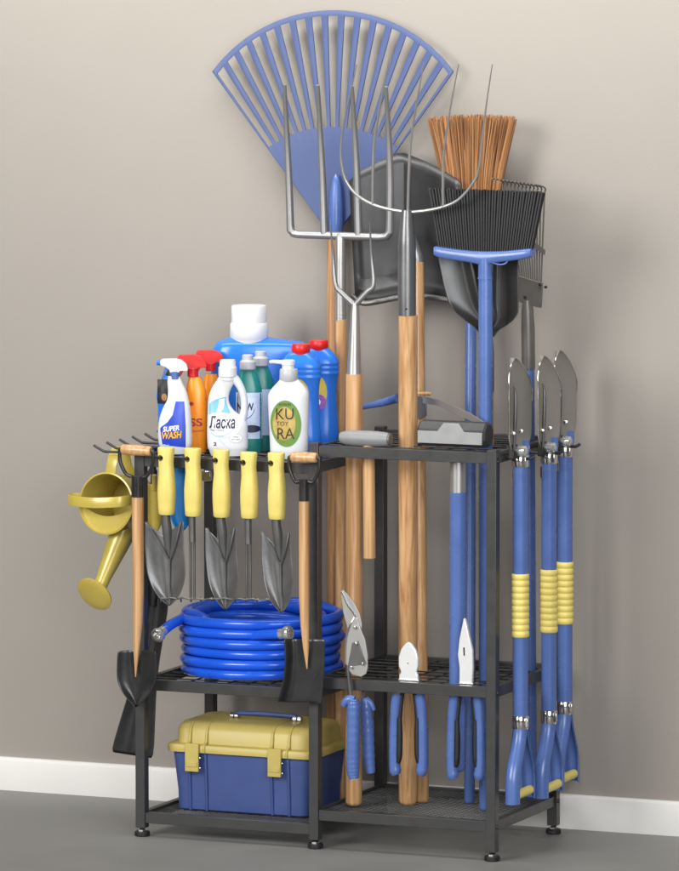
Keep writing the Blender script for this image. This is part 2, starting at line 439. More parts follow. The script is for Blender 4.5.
# big charcoal scoop -----------------------------------------------
t = thing('snow_shovel', 'broad charcoal snow shovel with creased pan standing behind the hay fork', 'shovel', P(422, 803, 0.22))
Y = 0.365
top = [(349, 181), (362, 169.5), (380, 160.5), (397, 153), (404, 152.5), (425, 161), (442, 170), (455, 178), (461, 184)]
bot = [(355, 297), (367, 301.5), (382, 299.5), (397, 296.5), (404, 295.5), (420, 295), (434, 297), (447, 300), (456, 301)]
mb = MB(); rows = []
for v in range(13):
    f = v/12; row = []
    for u in range(len(top)):
        x = top[u][0]+(bot[u][0]-top[u][0])*f; y = top[u][1]+(bot[u][1]-top[u][1])*f
        s_ = abs(u-3.6)/4.6
        d = 0.072*(1-min(1, abs(u-3.7)/(3.7 if u < 3.7 else 4.3)))*(1-.35*f) - 0.03*max(0, f-0.86)/0.14
        row.append(P(x, y, Y+d-0.035*(0.5-f)*0))
    rows.append(row)
mb.sheet(rows); pan = mb.build('pan', M['snow'], t, solid=0.004, ang=25)
pts = crom([P(352, 296, Y-0.03), P(363, 303, Y-0.035), P(380, 301, Y-0.03), P(398, 297.5, Y-.01), P(420, 296, Y-.015), P(436, 298, Y-.02), P(455, 301.5, Y-0.03)], 5)
MB().tube(pts, 3.0*S, 10).build('rim', M['greypaint'], t)
pts = crom([P(349, 181, Y-0.002), P(362, 169.5, Y+.005), P(380, 160.5, Y+.02), P(399, 153, Y+.045)], 5)
pole((416.5, 262), 0.30, (421.6, 803), 0.215, 15, 'shaft', M['wood'], t)
MB().tube([P(410, 225, 0.345), P(411.5, 238, 0.33), P(416, 258, 0.306), P(416.5, 266, 0.30)], [3*S, 5*S, 7.4*S, 8*S], 16).build('socket', M['socket'], t)

# straw broom ------------------------------------------------------
t = thing('straw_broom', 'straw broom with stiff tan bristles up and blue pole, behind the black broom', 'broom', P(470, 804, 0.24))
Y = 0.415
mb = MB()
for i in range(620):
    u = RND.uniform(-1, 1); w = RND.uniform(-1, 1); e = RND.uniform(-1, 1)
    xb, xt = 472+22*u, 472.5+43*u*(0.97+0.06*RND.random())+RND.uniform(-1.5, 1.5)
    yt = 117+RND.uniform(-3, 4)+(3*u*u if u < 0 else 2*u*u)
    dy = 0.02*w
    a = P(xb, 236, Y+dy*0.6); b = P((xb+xt)/2-1.2*u+RND.uniform(-1, 1), 172, Y+dy); c = P(xt, yt, Y+dy*1.5+RND.uniform(-.006, .006))
    mb.tube(crom([a, b, c], 3), [1.1*S, 1.05*S, 0.95*S, 0.9*S, 0.85*S, 0.8*S, 0.6*S], 5)
mb.build('bristles', M['straw'], t)
rings = []
for y, hw, hd in ((226, 24, 0.022), (236, 24, 0.022), (250, 20, 0.02), (268, 8, 0.017)):
    c = P(472, y, Y); rings.append([c+V((hw*S*math.cos(k*pi/10), hd*math.sin(k*pi/10), 0)) for k in range(20)])
MB().loft(rings).build('binding', M['blue'], t)
pole((471, 262), Y, (469.5, 804), 0.24, 11, 'shaft', M['blue'], t)

# wire leaf rake ---------------------------------------------------
t = thing('wire_leaf_rake', 'grey wire leaf rake with bent tine tips and flat clamp plate, behind the black broom', 'rake', P(530, 799, 0.33))
Y = 0.37
mb = MB()
for i in range(12):
    f = i/11; xb = 519+22*f; xt = 503+41.5*f
    yb = 279+5*f; yt = 190+6*f
    d = 0.0
    pts = crom([P(xb, yb, Y), P(xb+(xt-xb)*.5, (yb+yt)/2, Y+.003), P(xt, yt, Y), P(xt+1, yt-7, Y-0.004), P(xt-3, yt-10, Y-0.02), P(xt-11, yt-11.5, Y-0.055)], 4)
    mb.tube(pts, 0.0019, 8)
tn = mb.build('tines', M['rakegrey'], t)
MB().plate([P(501, 238, Y-.003), P(533.5, 241, Y-.003), P(545.5, 250, Y-.003), P(545, 255, Y-.003), P(533, 247, Y-.003), P(501, 244, Y-.003)], (0, -0.002, 0)).build('brace', M['rakegrey'], t)
MB().plate([P(516, 275, Y-.004), P(542.5, 283, Y-.004), P(541, 308, Y-.004), P(526, 304.5, Y-.004), P(517, 301, Y-.004)], (0, 0.006, 0)).build('clamp_plate', M['rakegrey'], t, bevel=0.0008)
mb = MB()
for x, y in ((540, 284.5), (545.5, 287), (525, 297)): mb.lathe(P(x, y, Y-.006), [(0.0, -.004), (.003, -.003), (.0035, .004)], 10, 'Y')
mb.build('bolt', M['rubber'], t)
MB().tube([P(527, 300, Y-.006), P(527.5, 309, Y-.004), P(528, 330, Y-.003), P(528.4, 369, Y-.004)], [4*S, 6*S, 6.8*S, 6.8*S], 18).build('socket', M['rakegrey'], t)
pole((528.6, 368.5), Y-.004, (531, 800), 0.33, 12, 'shaft', M['blue'], t)

# round point shovel ----------------------------------------------
t = thing('round_point_shovel', 'grey steel shovel with embossed blade and wooden handle behind the black broom pole', 'shovel', P(488, 806, 0.19))
Y = 0.20
rows = []
LT = [(205, 437), (254, 436.5), (285, 443), (302, 448), (312, 454.5), (320, 464), (328, 476), (337, 481)]
RT = [(205, 515), (254, 518.5), (300, 519), (313, 518.5), (320, 514), (325, 507), (330, 498), (337, 494)]
for v in range(34):
    f = v/33; y = 205+f*132
    xl, xr = interp(LT, y), interp(RT, y); row = []
    for u in range(29):
        a = -1+u/14
        d = 0.024*(1-a*a)-.002
        if y > 225:
            k = (y-225)/112
            for ca, wv in ((-.25+.2*k, .10), (0.42-.3*k, .10)): d -= .020*math.exp(-((a-ca)/wv)**2)*math.sin(pi*min(1, k))**.7
        row.append(P(xl+(xr-xl)*(a+1)/2, y, Y+d))
    rows.append(row)
MB().sheet(rows).build('blade', mat('dark_forged_steel', (68, 68, 68), .32, .45, .12, 14, .06, 150), t, solid=0.0025, subd=1)
MB().tube([P(485, 322, Y+.012), P(486, 334, Y+.012), P(487, 352, Y+.01), P(487, 392, Y+.006)], [4.5*S, 6.5*S, 7.2*S, 7.2*S], 18).build('socket', M['greypaint'], t)
pole((487, 391), Y+.006, (488, 806), 0.19, 13.6, 'shaft', M['wood'], t)

# black broom ------------------------------------------------------
t = thing('angle_broom', 'broom with black fanned bristles pointing up and a blue head and pole', 'broom', P(485, 811, 0.14))
Y = 0.14
mb = MB(); nb = 40
for i in range(nb):
    f = (i+.5)/nb
    for lay, dd in ((0, 0.0), (1, 0.012), (2, 0.024)):
        ff = f+(0.5/nb if lay % 2 else 0)
        xt = 428.5+115*ff+RND.uniform(-.3, .3); xb = 439+92.5*ff
        yt = 188+4*ff+RND.uniform(-.7, .7); yb = 251+2*ff
        a, b, c = P(xt, yt, Y-.006+dd*1.4), P((xt+xb)/2, (yt+yb)/2, Y-.003+dd), P(xb, yb, Y+dd*.7)
        mb.tube([a, b, c], [1.62*S, 1.6*S, 1.4*S], 6)
mb.build('bristles', M['bristle'], t)
mb = MB(); rings = []
for i in range(25):
    f = i/24; x = 436.5+96.5*f
    yt = 245.6+4.2*math.sin(pi*f)+2.4*f
    yb = 255.5+ 6.0*math.sin(pi*f)**0.7 + 1.0*f + (2.5*math.exp(-((f-.5)/.12)**2))
    e = 1 if 0 < i < 24 else .9
    c = P(x, (yt+yb)/2, Y+.006); h = (yb-yt)/2*S*e; w = 0.021*e
    rings.append([c+V((0, w*math.copysign(abs(math.cos(k*pi/8))**.4, math.cos(k*pi/8)), h*math.copysign(abs(math.sin(k*pi/8))**.4, math.sin(k*pi/8)))) for k in range(16)])
mb.loft(rings); mb.build('broom_head', M['blue'], t, ang=50)
mb = MB(); mb.tube([P(485.3, 258, Y), P(485.3, 277, Y), P(485.3, 277.2, Y), P(485.3, 279, Y)], [7*S, 7*S, 7.6*S, 7.6*S], 18)
mb.build('collar', M['blue'], t)
MB().tube(crom([P(492, 262.5, Y-.01), P(500, 264.5, Y-.012), P(506, 263, Y-.012), P(508, 259, Y-.008)], 4), 0.8*S, 6).build('hanging_loop', M['blue'], t)
pole((485.5, 277), Y, (486, 811), 0.135, 14, 'shaft', M['blue'], t)

# ------------------------------------------------------------------ hand tools on the front rail
def tool_grip(cx, yt, yb, Y, root):
    H = yb-yt; rings = []
    for f, hw, hd in ((0, 6.9, 5.4), (.012, 8.0, 6.2), (.05, 8.1, 6.4), (.14, 7.4, 6.6), (.24, 6.9, 6.9), (.36, 7.1, 7.2), (.5, 8.0, 7.9), (.62, 8.4, 8.3), (.75, 8.3, 8.2), (.9, 7.8, 7.8), (.975, 7.5, 7.5), (1, 6.6, 6.6)):
        c = P(cx+0.6*(f > .3), yt+H*f, Y); ring = []
        for k in range(22):
            a = 2*pi*k/22; ca, sa = math.cos(a), math.sin(a); e = .8
            ring.append(c+V((hw*S*1.06*math.copysign(abs(ca)**e, ca), hd*S*math.copysign(abs(sa)**e, sa), 0)))
        rings.append(ring)
    g = MB().loft(rings).build('grip', M['grip'], root, ang=60)
    hc = P(cx-3.2, yt+H*.235-5.2, Y)
    cut(g, MB().tube([hc+V((0, -.06, 0)), hc+V((0, .06, 0))], 3.1*S, 18), root)
    # rack peg through the hole
    MB().tube(crom([V((hc.x, -.013, hc.z)), V((hc.x, Y-.013, hc.z)), V((hc.x, Y-.0235, hc.z+.0008)), V((hc.x-.0012, Y-.026, hc.z+.003)), V((hc.x-.0012, Y-.026, hc.z+.006))], 3), 0.0029, 10).build('hook', M['wire'], rack)
    return g
GY = -0.040
def trowel(cx, yt, yb, xl, xr, ears, tip, vpt, label):
    t = thing('garden_trowel', label, 'trowel', P(cx, yt, GY), 'yellow handled hand tools hanging from the front rail')
    tool_grip(cx, yt, yb, GY, t)
    Y = GY
    H = tip[1]-ears; rows = []
    for v in range(17):
        f = v/16
        hw = interp([(0, 1.0), (.2, 1.0), (.48, 1.0), (.62, .97), (.75, .84), (.87, .6), (.95, .31), (1, .03)], f)
        mid = (xl+xr)/2; c_ = mid+(tip[0]-mid)*max(0, (f-.3)/.7)
        row = []
        for u in range(13):
            a = -1+u/6
            x = c_+a*hw*(xr-xl)/2
            y = ears+H*f + (1-abs(a))*(16*(1-f)**2)*(1 if f < .6 else .4)
            d = 0.016*(1-a*a)*(0.6+.4*f) - .004*math.exp(-(a/.12)**2)*min(1, f*2)
            row.append(P(x, y, Y+d-0.006*f))
        rows.append(row)
    b = MB().sheet(rows).build('blade', M['darksteel'], t, solid=0.0018, subd=1)
    MB().tube([P(cx-.6, yb-4, Y+.004), P(cx, yb+6, Y+.004), P(cx+.25*(vpt[0]-cx), yb+.3*(vpt[1]-yb), Y+.006), P(cx+.6*(vpt[0]-cx), yb+.65*(vpt[1]-yb), Y+.009), P(vpt[0], vpt[1]-2, Y+.010)], [4.6*S, 4.7*S, 5*S, 4*S, 1.2*S], 14).build('stem', M['darksteel'], t)
    for s_, q in ((-1, xl), (1, xr)):
        x0 = q-s_*(xr-xl)*.08
        pts = crom([P(x0, ears+2, Y+.001), P((x0+vpt[0])/2+s_*1.2, (ears+vpt[1])/2, Y-.002), P(vpt[0], vpt[1], Y+.003)], 6)
        MB().tube(pts, .8*S, 8).build('ridge', M['darksteel'], b)
    MB().tube([P(vpt[0], vpt[1]-1, Y+.003), P((vpt[0]+tip[0])/2, (vpt[1]+tip[1])/2, Y+.004), P(tip[0], tip[1]-1.5, Y-.003)], [1.0*S, .8*S, .4*S], 8).build('ridge', M['darksteel'], b)
trowel(166, 447, 514.5, 144, 184, 520, (169.3, 606), (169.5, 561), 'hand trowel with the widest blade, its yellow grip nearest the left post')
trowel(221, 449.5, 517, 205, 237, 526, (225.5, 610), (225, 563), 'hand trowel with narrow dished blade hanging between the two hand rakes')
trowel(276.3, 452.5, 519, 261, 291.5, 530, (281.4, 613), (280.5, 565), 'hand trowel with narrow blade hanging beside the right wooden D grip')
def hand_rake(cx, yt, yb, xl, xr, by, label):
    t = thing('hand_rake', label, 'hand rake', P(cx, yt, GY), 'yellow handled hand tools hanging from the front rail')
    tool_grip(cx, yt, yb, GY, t)
    MB().tube([P(cx-.8, yb-4, GY+.004), P(cx-.6, yb+12, GY+.004), P(cx-.4, yb+26, GY+.004)], 3.5*S, 14).build('ferrule', M['greypaint'], t)
    mb = MB()
    for d in (-1.8, 1.9): mb.tube([P(cx-.4+d, yb+24, GY+.004), P(cx-.2+d, by, GY+.004)], 1.35*S, 9)
    mb.build('stem', M['greypaint'], t)
    mb = MB(); pts = []
    for i in range(41):
        f = i/40; pts.append(P(xl+(xr-xl)*f, by+1.4*f+.5*math.sin(f*8*pi), GY-.002))
    mb.tube(pts, .85*S, 8)
    for i in range(6):
        x = xl+1+(xr-xl-2)*i/5
        mb.tube(crom([P(x, by+.3, GY), P(x-1, by, GY+.022), P(x-1, by+1.5, GY+.03), P(x-1, by+4, GY+.032)], 3), .9*S, 7)
    mb.build('rake_head', M['darksteel'], t)
hand_rake(192.7, 448, 516, 161, 213, 598, 'hand rake with yellow grip, its bar behind the widest trowel blade')
hand_rake(248.7, 452, 518, 213.5, 270, 598.5, 'hand rake with yellow grip hanging beside the rightmost trowel')

# blue and olive things behind the trowels
t = thing('hand_scoop', 'cyan blue plastic scoop hanging behind the left trowels', 'scoop', P(180, 530, 0.05), 'plastic scoops hanging behind the trowels')
Yb = 0.03
def scoop(t, cx, w, y0, y1, Y, m):
    rows = []
    for v in range(13):
        f = v/12; hw = w/2*(1 if f < .6 else math.sqrt(max(0.02, 1-((f-.6)/.41)**2)))
        rows.append([P(cx+hw*a, y0+(y1-y0)*f, Y+.016*(1-a*a)) for a in (-1, -.75, -.5, -.25, 0, .25, .5, .75, 1)])
    MB().sheet(rows).build('blade', m, t, solid=.003, subd=1)
    MB().tube([P(cx, y0+6, Y+.014), P(cx, y0-3, Y+.012), P(cx, y0-9, Y+.008)], 2.6*S, 12).build('stem', m, t)
scoop(t, 181, 24, 466, 531, Yb, M['scoopblue'])
t = thing('hand_scoop', 'olive plastic scoop hanging behind the leftmost trowel beside the post', 'scoop', P(157, 530, 0.06), 'plastic scoops hanging behind the trowels')
scoop(t, 154.5, 17, 484, 532, 0.06, M['can'])

# D handled spades hanging in front of the posts
def d_grip(x0, x1, yg, joint, Y, t):
    a, b = P(x0, yg[0], Y), P(x1, yg[1], Y); d = (b-a).normalized()
    MB().tube([a, a+d*.002, a+d*.004, a.lerp(b, .3), a.lerp(b, .5), a.lerp(b, .7), b-d*.004, b-d*.002, b], [4.2*S, 4.8*S, 5*S, 5.4*S, 5.5*S, 5.4*S, 5*S, 4.8*S, 4.2*S], 20).build('hand_grip', M['wood'], t, ang=50)
    mb = MB()
    for e, s_ in ((a, -1), (b, 1)):
        q = e+d*s_*.004
        mb.tube(crom([e-d*s_*.006, q, q+V((s_*.002, 0, -.006)), V((q.x+s_*.0005, q.y, q.z-.03)), V((q.x-s_*.014, q.y, q.z-.058)), V((joint.x+s_*.008, joint.y, joint.z+.012)), V((joint.x+s_*.006, joint.y, joint.z-.02))], 5), 1.9*S, 10)
    mb.build('yoke', M['blackpaint'], t)
Y = -0.052
t = thing('hand_spade', 'short round pointed black spade with wooden shaft and D grip hanging by the left post', 'spade', P(138, 707, Y), 'short spades with wooden D grips')
jt = P(137.5, 484, Y)
d_grip(122, 151, (449.2, 451.2), jt, Y, t)
MB().tube([P(137.6, 476, Y), P(137.6, 497, Y)], 6.2*S, 18).build('socket', M['blackpaint'], t)
MB().tube([P(137.6, 495, Y), P(138, 540, Y), P(138.4, 590, Y), P(137.8, 622, Y-.002), P(136.5, 650, Y-.004), P(135.6, 677, Y-.004)], [6.0*S, 5.9*S, 5.6*S, 4.8*S, 3.2*S, .5*S], 18).build('shaft', M['wood'], t)
rows = []
for v in range(17):
    f = v/16
    hw = interp([(0, 19.2), (.15, 19.8), (.4, 20), (.55, 19), (.7, 15.5), (.82, 10.5), (.92, 5), (1, .6)], f)
    row = []
    for u in range(15):
        a = -1+u/7
        d = .02*(1-a*a) - .006 - (.010*math.exp(-(a/.2)**2))*max(0, 1-f*1.6)
        y = 650+57.5*f + (2*a*a-0.5)*(1-f)*1.0 + (3.5*math.exp(-(a/.25)**2)*(1-f)**2)
        row.append(P(136.8+hw*a-.6*f, y, Y+d))
    rows.append(row)
MB().sheet(rows).build('blade', M['blackpaint'], t, solid=.003, subd=1)

t = thing('hand_spade', 'short square black spade with wooden shaft and D grip hanging by the middle post', 'spade', P(300, 705, Y), 'short spades with wooden D grips')
jt = P(304, 487, Y)
d_grip(291.5, 317, (457, 457.8), jt, Y, t)
MB().tube([P(304, 480, Y), P(304, 501, Y)], 5.2*S, 18).build('socket', M['blackpaint'], t)
MB().tube([P(304, 499.5, Y), P(304, 545, Y), P(304.2, 595, Y), P(304.8, 625, Y-.002), P(306, 648, Y-.004), P(307, 669, Y-.003)], [5.1*S, 5.2*S, 5.2*S, 4.4*S, 3*S, .5*S], 18).build('shaft', M['wood'], t)
rows = []
for v in range(13):
    f = v/12; row = []
    xl = 283.5+2.5*math.sin(pi*f*.9)-7.5*f*f; xr = 325.2-3.4*f+1*math.sin(pi*f)
    for u in range(15):
        a = u/14
        x = xl+(xr-xl)*a; y = 638.5+64*f+2.2*a*(1-f)*.2-(10.5-8*a)*(1-f)*(1 if a < .0 else 0)
        edge = math.exp(-((a-.0)/.13)**2)
        d = .006 - .022*edge - .01*math.exp(-((a-.52)/.13)**2)*max(0, 1-f*1.7) + .004*math.sin(pi*a)
        row.append(P(x, y+2.2*(a > .9)*f, Y+d))
    rows.append(row)
MB().sheet(rows).build('blade', M['blackpaint'], t, solid=.003, subd=1)

# black fishtail edger behind the left post
Y = 0.16
t = thing('fishtail_spade', 'all black spade with waisted fishtail blade hanging behind the left post', 'spade', P(138, 757, Y))
rows = []
for f, xl, xr, yl, yr in ((0, 143, 165, 575, 580), (.06, 144, 169, 590, 597), (.16, 145, 168, 606, 612), (.3, 142, 164, 630, 634), (.45, 139, 160, 655, 658), (.58, 134, 157.5, 675, 678), (.7, 127, 156, 697, 700), (.85, 118, 155, 727, 731), (1, 110, 153.8, 753, 760)):
    row = []
    for u in range(11):
        a = u/10; s_ = 2*a-1
        row.append(P(xl+(xr-xl)*a, yl+(yr-yl)*a, Y+.02*(1-s_*s_)*(1-.6*f)-.004*math.exp(-(s_/.18)**2)))
    rows.append(row)
MB().sheet(rows).build('blade', M['blackpaint'], t, solid=.003, subd=1)
MB().tube([P(154, 470, Y+.02), P(154, 520, Y+.02), P(154.5, 584, Y+.014), P(153, 606, Y+.01)], [3.5*S, 3.5*S, 4.5*S, 3*S], 14).build('shaft', M['blackpaint'], t)
MB().tube(crom([P(154, 472, Y+.02), P(153, 462, Y+.02), P(150, 455, Y+.01), P(143, 452, Y), P(136, 452, Y)], 4), 2.6*S, 12).build('hanging_loop', M['blackpaint'], t)

# ------------------------------------------------------------------ watering can
Y = 0.10
t = thing('watering_can', 'olive yellow watering can hanging on the left hooks with its mouth turned outward', 'watering can', P(105, 600, Y))
cx, cy = 106.5, 503.5
c = P(cx, cy, Y-0.05)
ax = V((-0.10, -1, 0.10)).normalized()              # mouth axis, towards the viewer
e1 = V((0, 0, 1)).cross(ax).normalized(); e2 = ax.cross(e1).normalized()
Rr = 30.5*S
sh = MB()
prof = [(0.0, -.150), (.78, -.150), (.86, -.146), (.9, -.138), (1.0, -.004), (1.035, -.002), (1.035, .003), (0.985, .004), (0.955, 0.0), (.86, -.134), (0.0, -.14)]
sh.lathe(c, [(r*Rr, h) for r, h in prof], 48, (e1, e2, ax)); body = sh.build('body', M['can'], t, ang=50)
# half cover over the lower mouth with a sagging upper edge
pl = []
for k in range(25):
    a = math.radians(188)+math.radians(164)*k/24; pl.append(c+e1*(math.cos(a)*Rr*.975)+e2*(math.sin(a)*Rr*.975)-ax*.003)
for k in range(1, 16):
    f = k/16; x = (1-2*f)*.966; y_ = -.12-.30*math.sin(pi*f)
    pl.append(c+e1*(x*Rr)+e2*(y_*Rr)-ax*.003)
MB().plate(pl, -ax*.0025).build('half_cover', M['can'], body, ang=30)
# carrying handle: a flat strap bowed across the front of the mouth
def strap(path, wdir, w, th, name):
    path = crom(path, 6); rings = []
    for i, p in enumerate(path):
        tg = (path[min(i+1, len(path)-1)]-path[max(i-1, 0)]).normalized(); wd = (wdir-tg*wdir.dot(tg)).normalized(); nn = tg.cross(wd)
        rings.append([p+wd*(w/2*a)+nn*(th/2*b) for a, b in ((-1, -.6), (-.85, -1), (.85, -1), (1, -.6), (1, .6), (.85, 1), (-.85, 1), (-1, .6))])
    MB().loft(rings).build(name, M['can'], t, ang=50)
strap([c+e1*Rr*1.0+e2*Rr*.22-ax*.012, c+e1*Rr*1.03+e2*.17*Rr+ax*.014, c+e1*Rr*.75+e2*Rr*.09+ax*.040, c+e1*0+e2*Rr*.02+ax*.054, c-e1*Rr*.75+e2*Rr*.03+ax*.05, c-e1*Rr*1.2+e2*Rr*.07+ax*.032, c-e1*Rr*1.28+e2*.10*Rr+ax*.008, c-e1*Rr*1.03+e2*Rr*.12-ax*.014], e2, 10.5*S, .0028, 'carry_handle')
# rear handle loop going over the hook
h0 = c-ax*.03
strap([h0+e2*Rr*.93-e1*Rr*.15, h0+e2*Rr*1.35-e1*Rr*.1-ax*.0, P(114, 455, Y+.0), P(118, 447.5, Y+.03), P(124, 449, Y+.07), P(128, 468, Y+.085), c-ax*.13+e2*Rr*.8+e1*.2*Rr], e1, 11.5*S, .003, 'rear_handle')
a0 = c-ax*.06-e2*Rr*.8+e1*Rr*.25; b0 = P(99, 589, Y-.055)
MB().tube([a0, a0.lerp(b0, .35), a0.lerp(b0, .8), b0], [14*S, 11.2*S, 7.5*S, 7.0*S], 24).build('spout', M['can'], t)
d = (b0-a0).normalized(); d2 = (d+V((-.05, -1.0, .05))).normalized()
r1 = d2.cross(V((0, 0, 1))).normalized(); r2 = d2.cross(r1).normalized()
MB().lathe(b0, [(7*S, -.006), (9*S, .004), (17*S, .014), (19.6*S, .018), (19.8*S, .0215), (18.8*S, .023), (11*S, .0250), (0, .0262)], 36, (r1, r2, d2)).build('rose', M['can'], t, ang=50)

# ------------------------------------------------------------------ hose
ZM = zl['m']-.008+.0055
t = thing('garden_hose', 'coiled bright blue garden hose with two silver end fittings on the left middle shelf', 'hose', P(262, 680, .2))
Yc = 0.2
cx = P(261, 660, Yc).x; hr = 5.15*S
pts = []
turns = 6
ph0 = math.radians(205)
for i in range(turns*40+1):
    a = ph0+2*pi*i/40; k = i/40
    wob = .0035*math.sin(a*1.7+k)+.003*math.sin(2.3*k)+.002*math.sin(3*a+2*k)
    rx, ry = .189+wob, .158+wob
    if k > turns-.35: q_ = (k-turns+.35)/.35; rx -= .020*q_; ry -= .02*q_
    pts.append(V((cx+rx*math.cos(a), Yc+ry*math.sin(a), ZM+hr+min(k, turns-.5)*2*hr*.99+.001)))
outer_path = pts
top = pts[-1]
# tail at the left: continues off the top coil and rises to the left, over the shelf edge
tail = crom([pts[-1], pts[-1]+V((.03, -.045, .006)), ], 3)
tailp = []
# start the tail from the back of the coil, running left over the top
aend = ph0
MB().tube(pts, hr, 14).build('coil', M['hose'], t, ang=80)
pts = []
for i in range(5*40+1):
    a = math.radians(60)+2*pi*i/40; k = i/40
    rx, ry = .158+.003*math.sin(a+k), .128+.003*math.sin(a*1.3)
    pts.append(V((cx+rx*math.cos(a)-.004, Yc+ry*math.sin(a), ZM+hr+.001+k*2*hr+.008*(k/5))))
last = pts[-1]
# top wrap: from the inner coil's back, round the right, along the front inside and out to the right fitting
zt_ = last.z
wrap = [last]
for aa, rx, ry, z in ((100, .175, .145, zt_+.004), (150, .185, .15, zt_+.006), (195, .185, .152, zt_+.004), (232, .17, .135, zt_+.0)):
    a = math.radians(aa); wrap.append(V((cx+rx*math.cos(a), Yc+ry*math.sin(a), z)))
e = P(284, 633, .035); wrap += [P(225, 637, .075), P(258, 635, .05), P(281, 634, .038)]
pts += crom(wrap, 8)[1:]
MB().tube(pts, hr*.98, 14).build('coil', M['hose'], t, ang=80)
def fitting(p, d, r):
    d = d.normalized()
    u = d.cross(V((0, 0, 1))).normalized(); w = d.cross(u)
    f = MB().lathe(p, [(r*.95, -.004), (r*1.02, -.003), (r*1.02, .009), (r*.9, .010), (r*.9, .0125), (r*1.3, .013), (r*1.38, .016), (r*1.38, .025), (r*1.3, .0268), (r*.85, .027), (r*.8, .014), (0, .014)], 24, (u, w, d)).build('fitting', M['plated'], t, ang=30)
fitting(pts[-1], P(300, 631, .03)-P(281, 634, .038), hr)
tp = crom([V((cx+.178, Yc+.02, zt_-.012)), V((cx+.165, Yc+.09, zt_-.004)), V((cx+.11, Yc+.14, zt_+.006)), V((cx+.03, Yc+.16, zt_+.012)), P(225, 606.5, .30), P(203, 610, .22), P(186, 617, .13), P(172, 624, .06), P(163, 631, .03)], 8)
MB().tube(tp, hr, 14).build('tail', M['hose'], t, ang=80)
fitting(tp[-1], P(154, 638, .0)-P(166, 628, .045), hr)

# ------------------------------------------------------------------ toolbox
Yf = 0.085
t = thing('toolbox', 'navy blue toolbox with olive lid and two front latches on the left bottom shelf', 'toolbox', P(245, 812, Yf))
ZB = zl['b']-.008+.0015
xl = P(174, 800, Yf).x; xr = xl+.350; yd = .225
mx, my = (xl+xr)/2, Yf+yd/2; hx, hy = (xr-xl)/2, yd/2
def zz(py): return P(200, py, Yf).z
zr_ = zz(752.5); zlid = zz(744)
body = MB().loft([rrect(mx, my, hx-.012, hy-.012, .016, ZB), rrect(mx, my, hx-.004, hy-.004, .02, ZB+.006), rrect(mx, my, hx-.003, hy-.003, .02, ZB+.05), rrect(mx, my, hx+.006, hy+.004, .02, zr_)]).build('body', M['navy'], t, ang=50)
lid = MB().loft([rrect(mx, my, hx+.008, hy+.006, .022, zr_), rrect(mx, my, hx+.018, hy+.014, .026, zr_+.001), rrect(mx, my, hx+.019, hy+.015, .026, zr_+.014), rrect(mx, my, hx+.016, hy+.012, .026, zr_+.019), rrect(mx, my, hx+.001, hy-.002, .03, zr_+.021), rrect(mx, my, hx+.000, hy-.006, .026, zr_+.052), rrect(mx, my, hx-.003, hy-.012, .027, zr_+.062), rrect(mx, my, hx-.010, hy-.022, .028, zr_+.069), rrect(mx, my, hx-.022, hy-.036, .028, zr_+.072), rrect(mx, my, hx-.045, hy-.055, .028, zr_+.0725)]).build('lid', M['olive'], t, ang=40)
def fx(px): return P(px, 770, Yf).x
for px in (190, 206.5, 272, 289):
    x = fx(px)
    yA = my-hy
    MB().tube([(x, yA+.003, ZB+.004), (x, yA+.001, ZB+.05), (x, yA-.006, zr_-.001)], .0036, 10).build('rib', M['navy'], body)
    MB().tube(crom([(x, yA-.0145, zr_+.002), (x, yA-.0155, zr_+.014), (x, yA-.010, zr_+.020), (x, yA-.001, zr_+.026), (x, yA+.004, zr_+.05), (x, yA+.013, zr_+.062), (x, yA+.034, zr_+.070), (x, my, zr_+.0725), (x, my+hy-.034, zr_+.070)], 3), .0034, 10).build('rib', M['olive'], lid)
for x0, x1 in ((188.5, 202), (271, 284.2)):
    xa, xb = fx(x0), fx(x1); yA = my-hy-.019
    l = MB().box(((xa+xb)/2, yA, (zz(742)+zz(770))/2-.002), (xb-xa, .007, zz(742)-zz(770))).build('latch', M['olive'], t, bevel=.0015)
    MB().box(((xa+xb)/2, yA-.0035, zz(763.5)), (xb-xa-.006, .004, .012)).build('latch_tab', M['olive'], l, bevel=.001)
    mb = MB()
    for zq in (zz(757), zz(767)): mb.lathe((xb+.003, yA+.002, zq), [(0, -.004), (.002, -.003), (.0026, .004)], 10, 'Y')
    mb.build('pin', M['chrome'], l)
xa, xb = fx(218), fx(281); yh = my-.01; zt2 = zr_+.0725
MB().tube(crom([(xa, yh, zt2+.004), (xa+.006, yh, zt2+.010), (xa+.02, yh, zt2+.012), ((xa+xb)/2, yh, zt2+.013), (xb-.02, yh, zt2+.012), (xb-.006, yh, zt2+.010), (xb, yh, zt2+.004)], 5), .0062, 12).build('handle', M['navy'], t)
for x in (xa-.006, xa+.006, xb-.006, xb+.006): MB().lathe((x, yh, zt2+.005), [(.0085, -.004), (.0085, .004)], 16, 'X').build('hinge', M['chrome'], t)

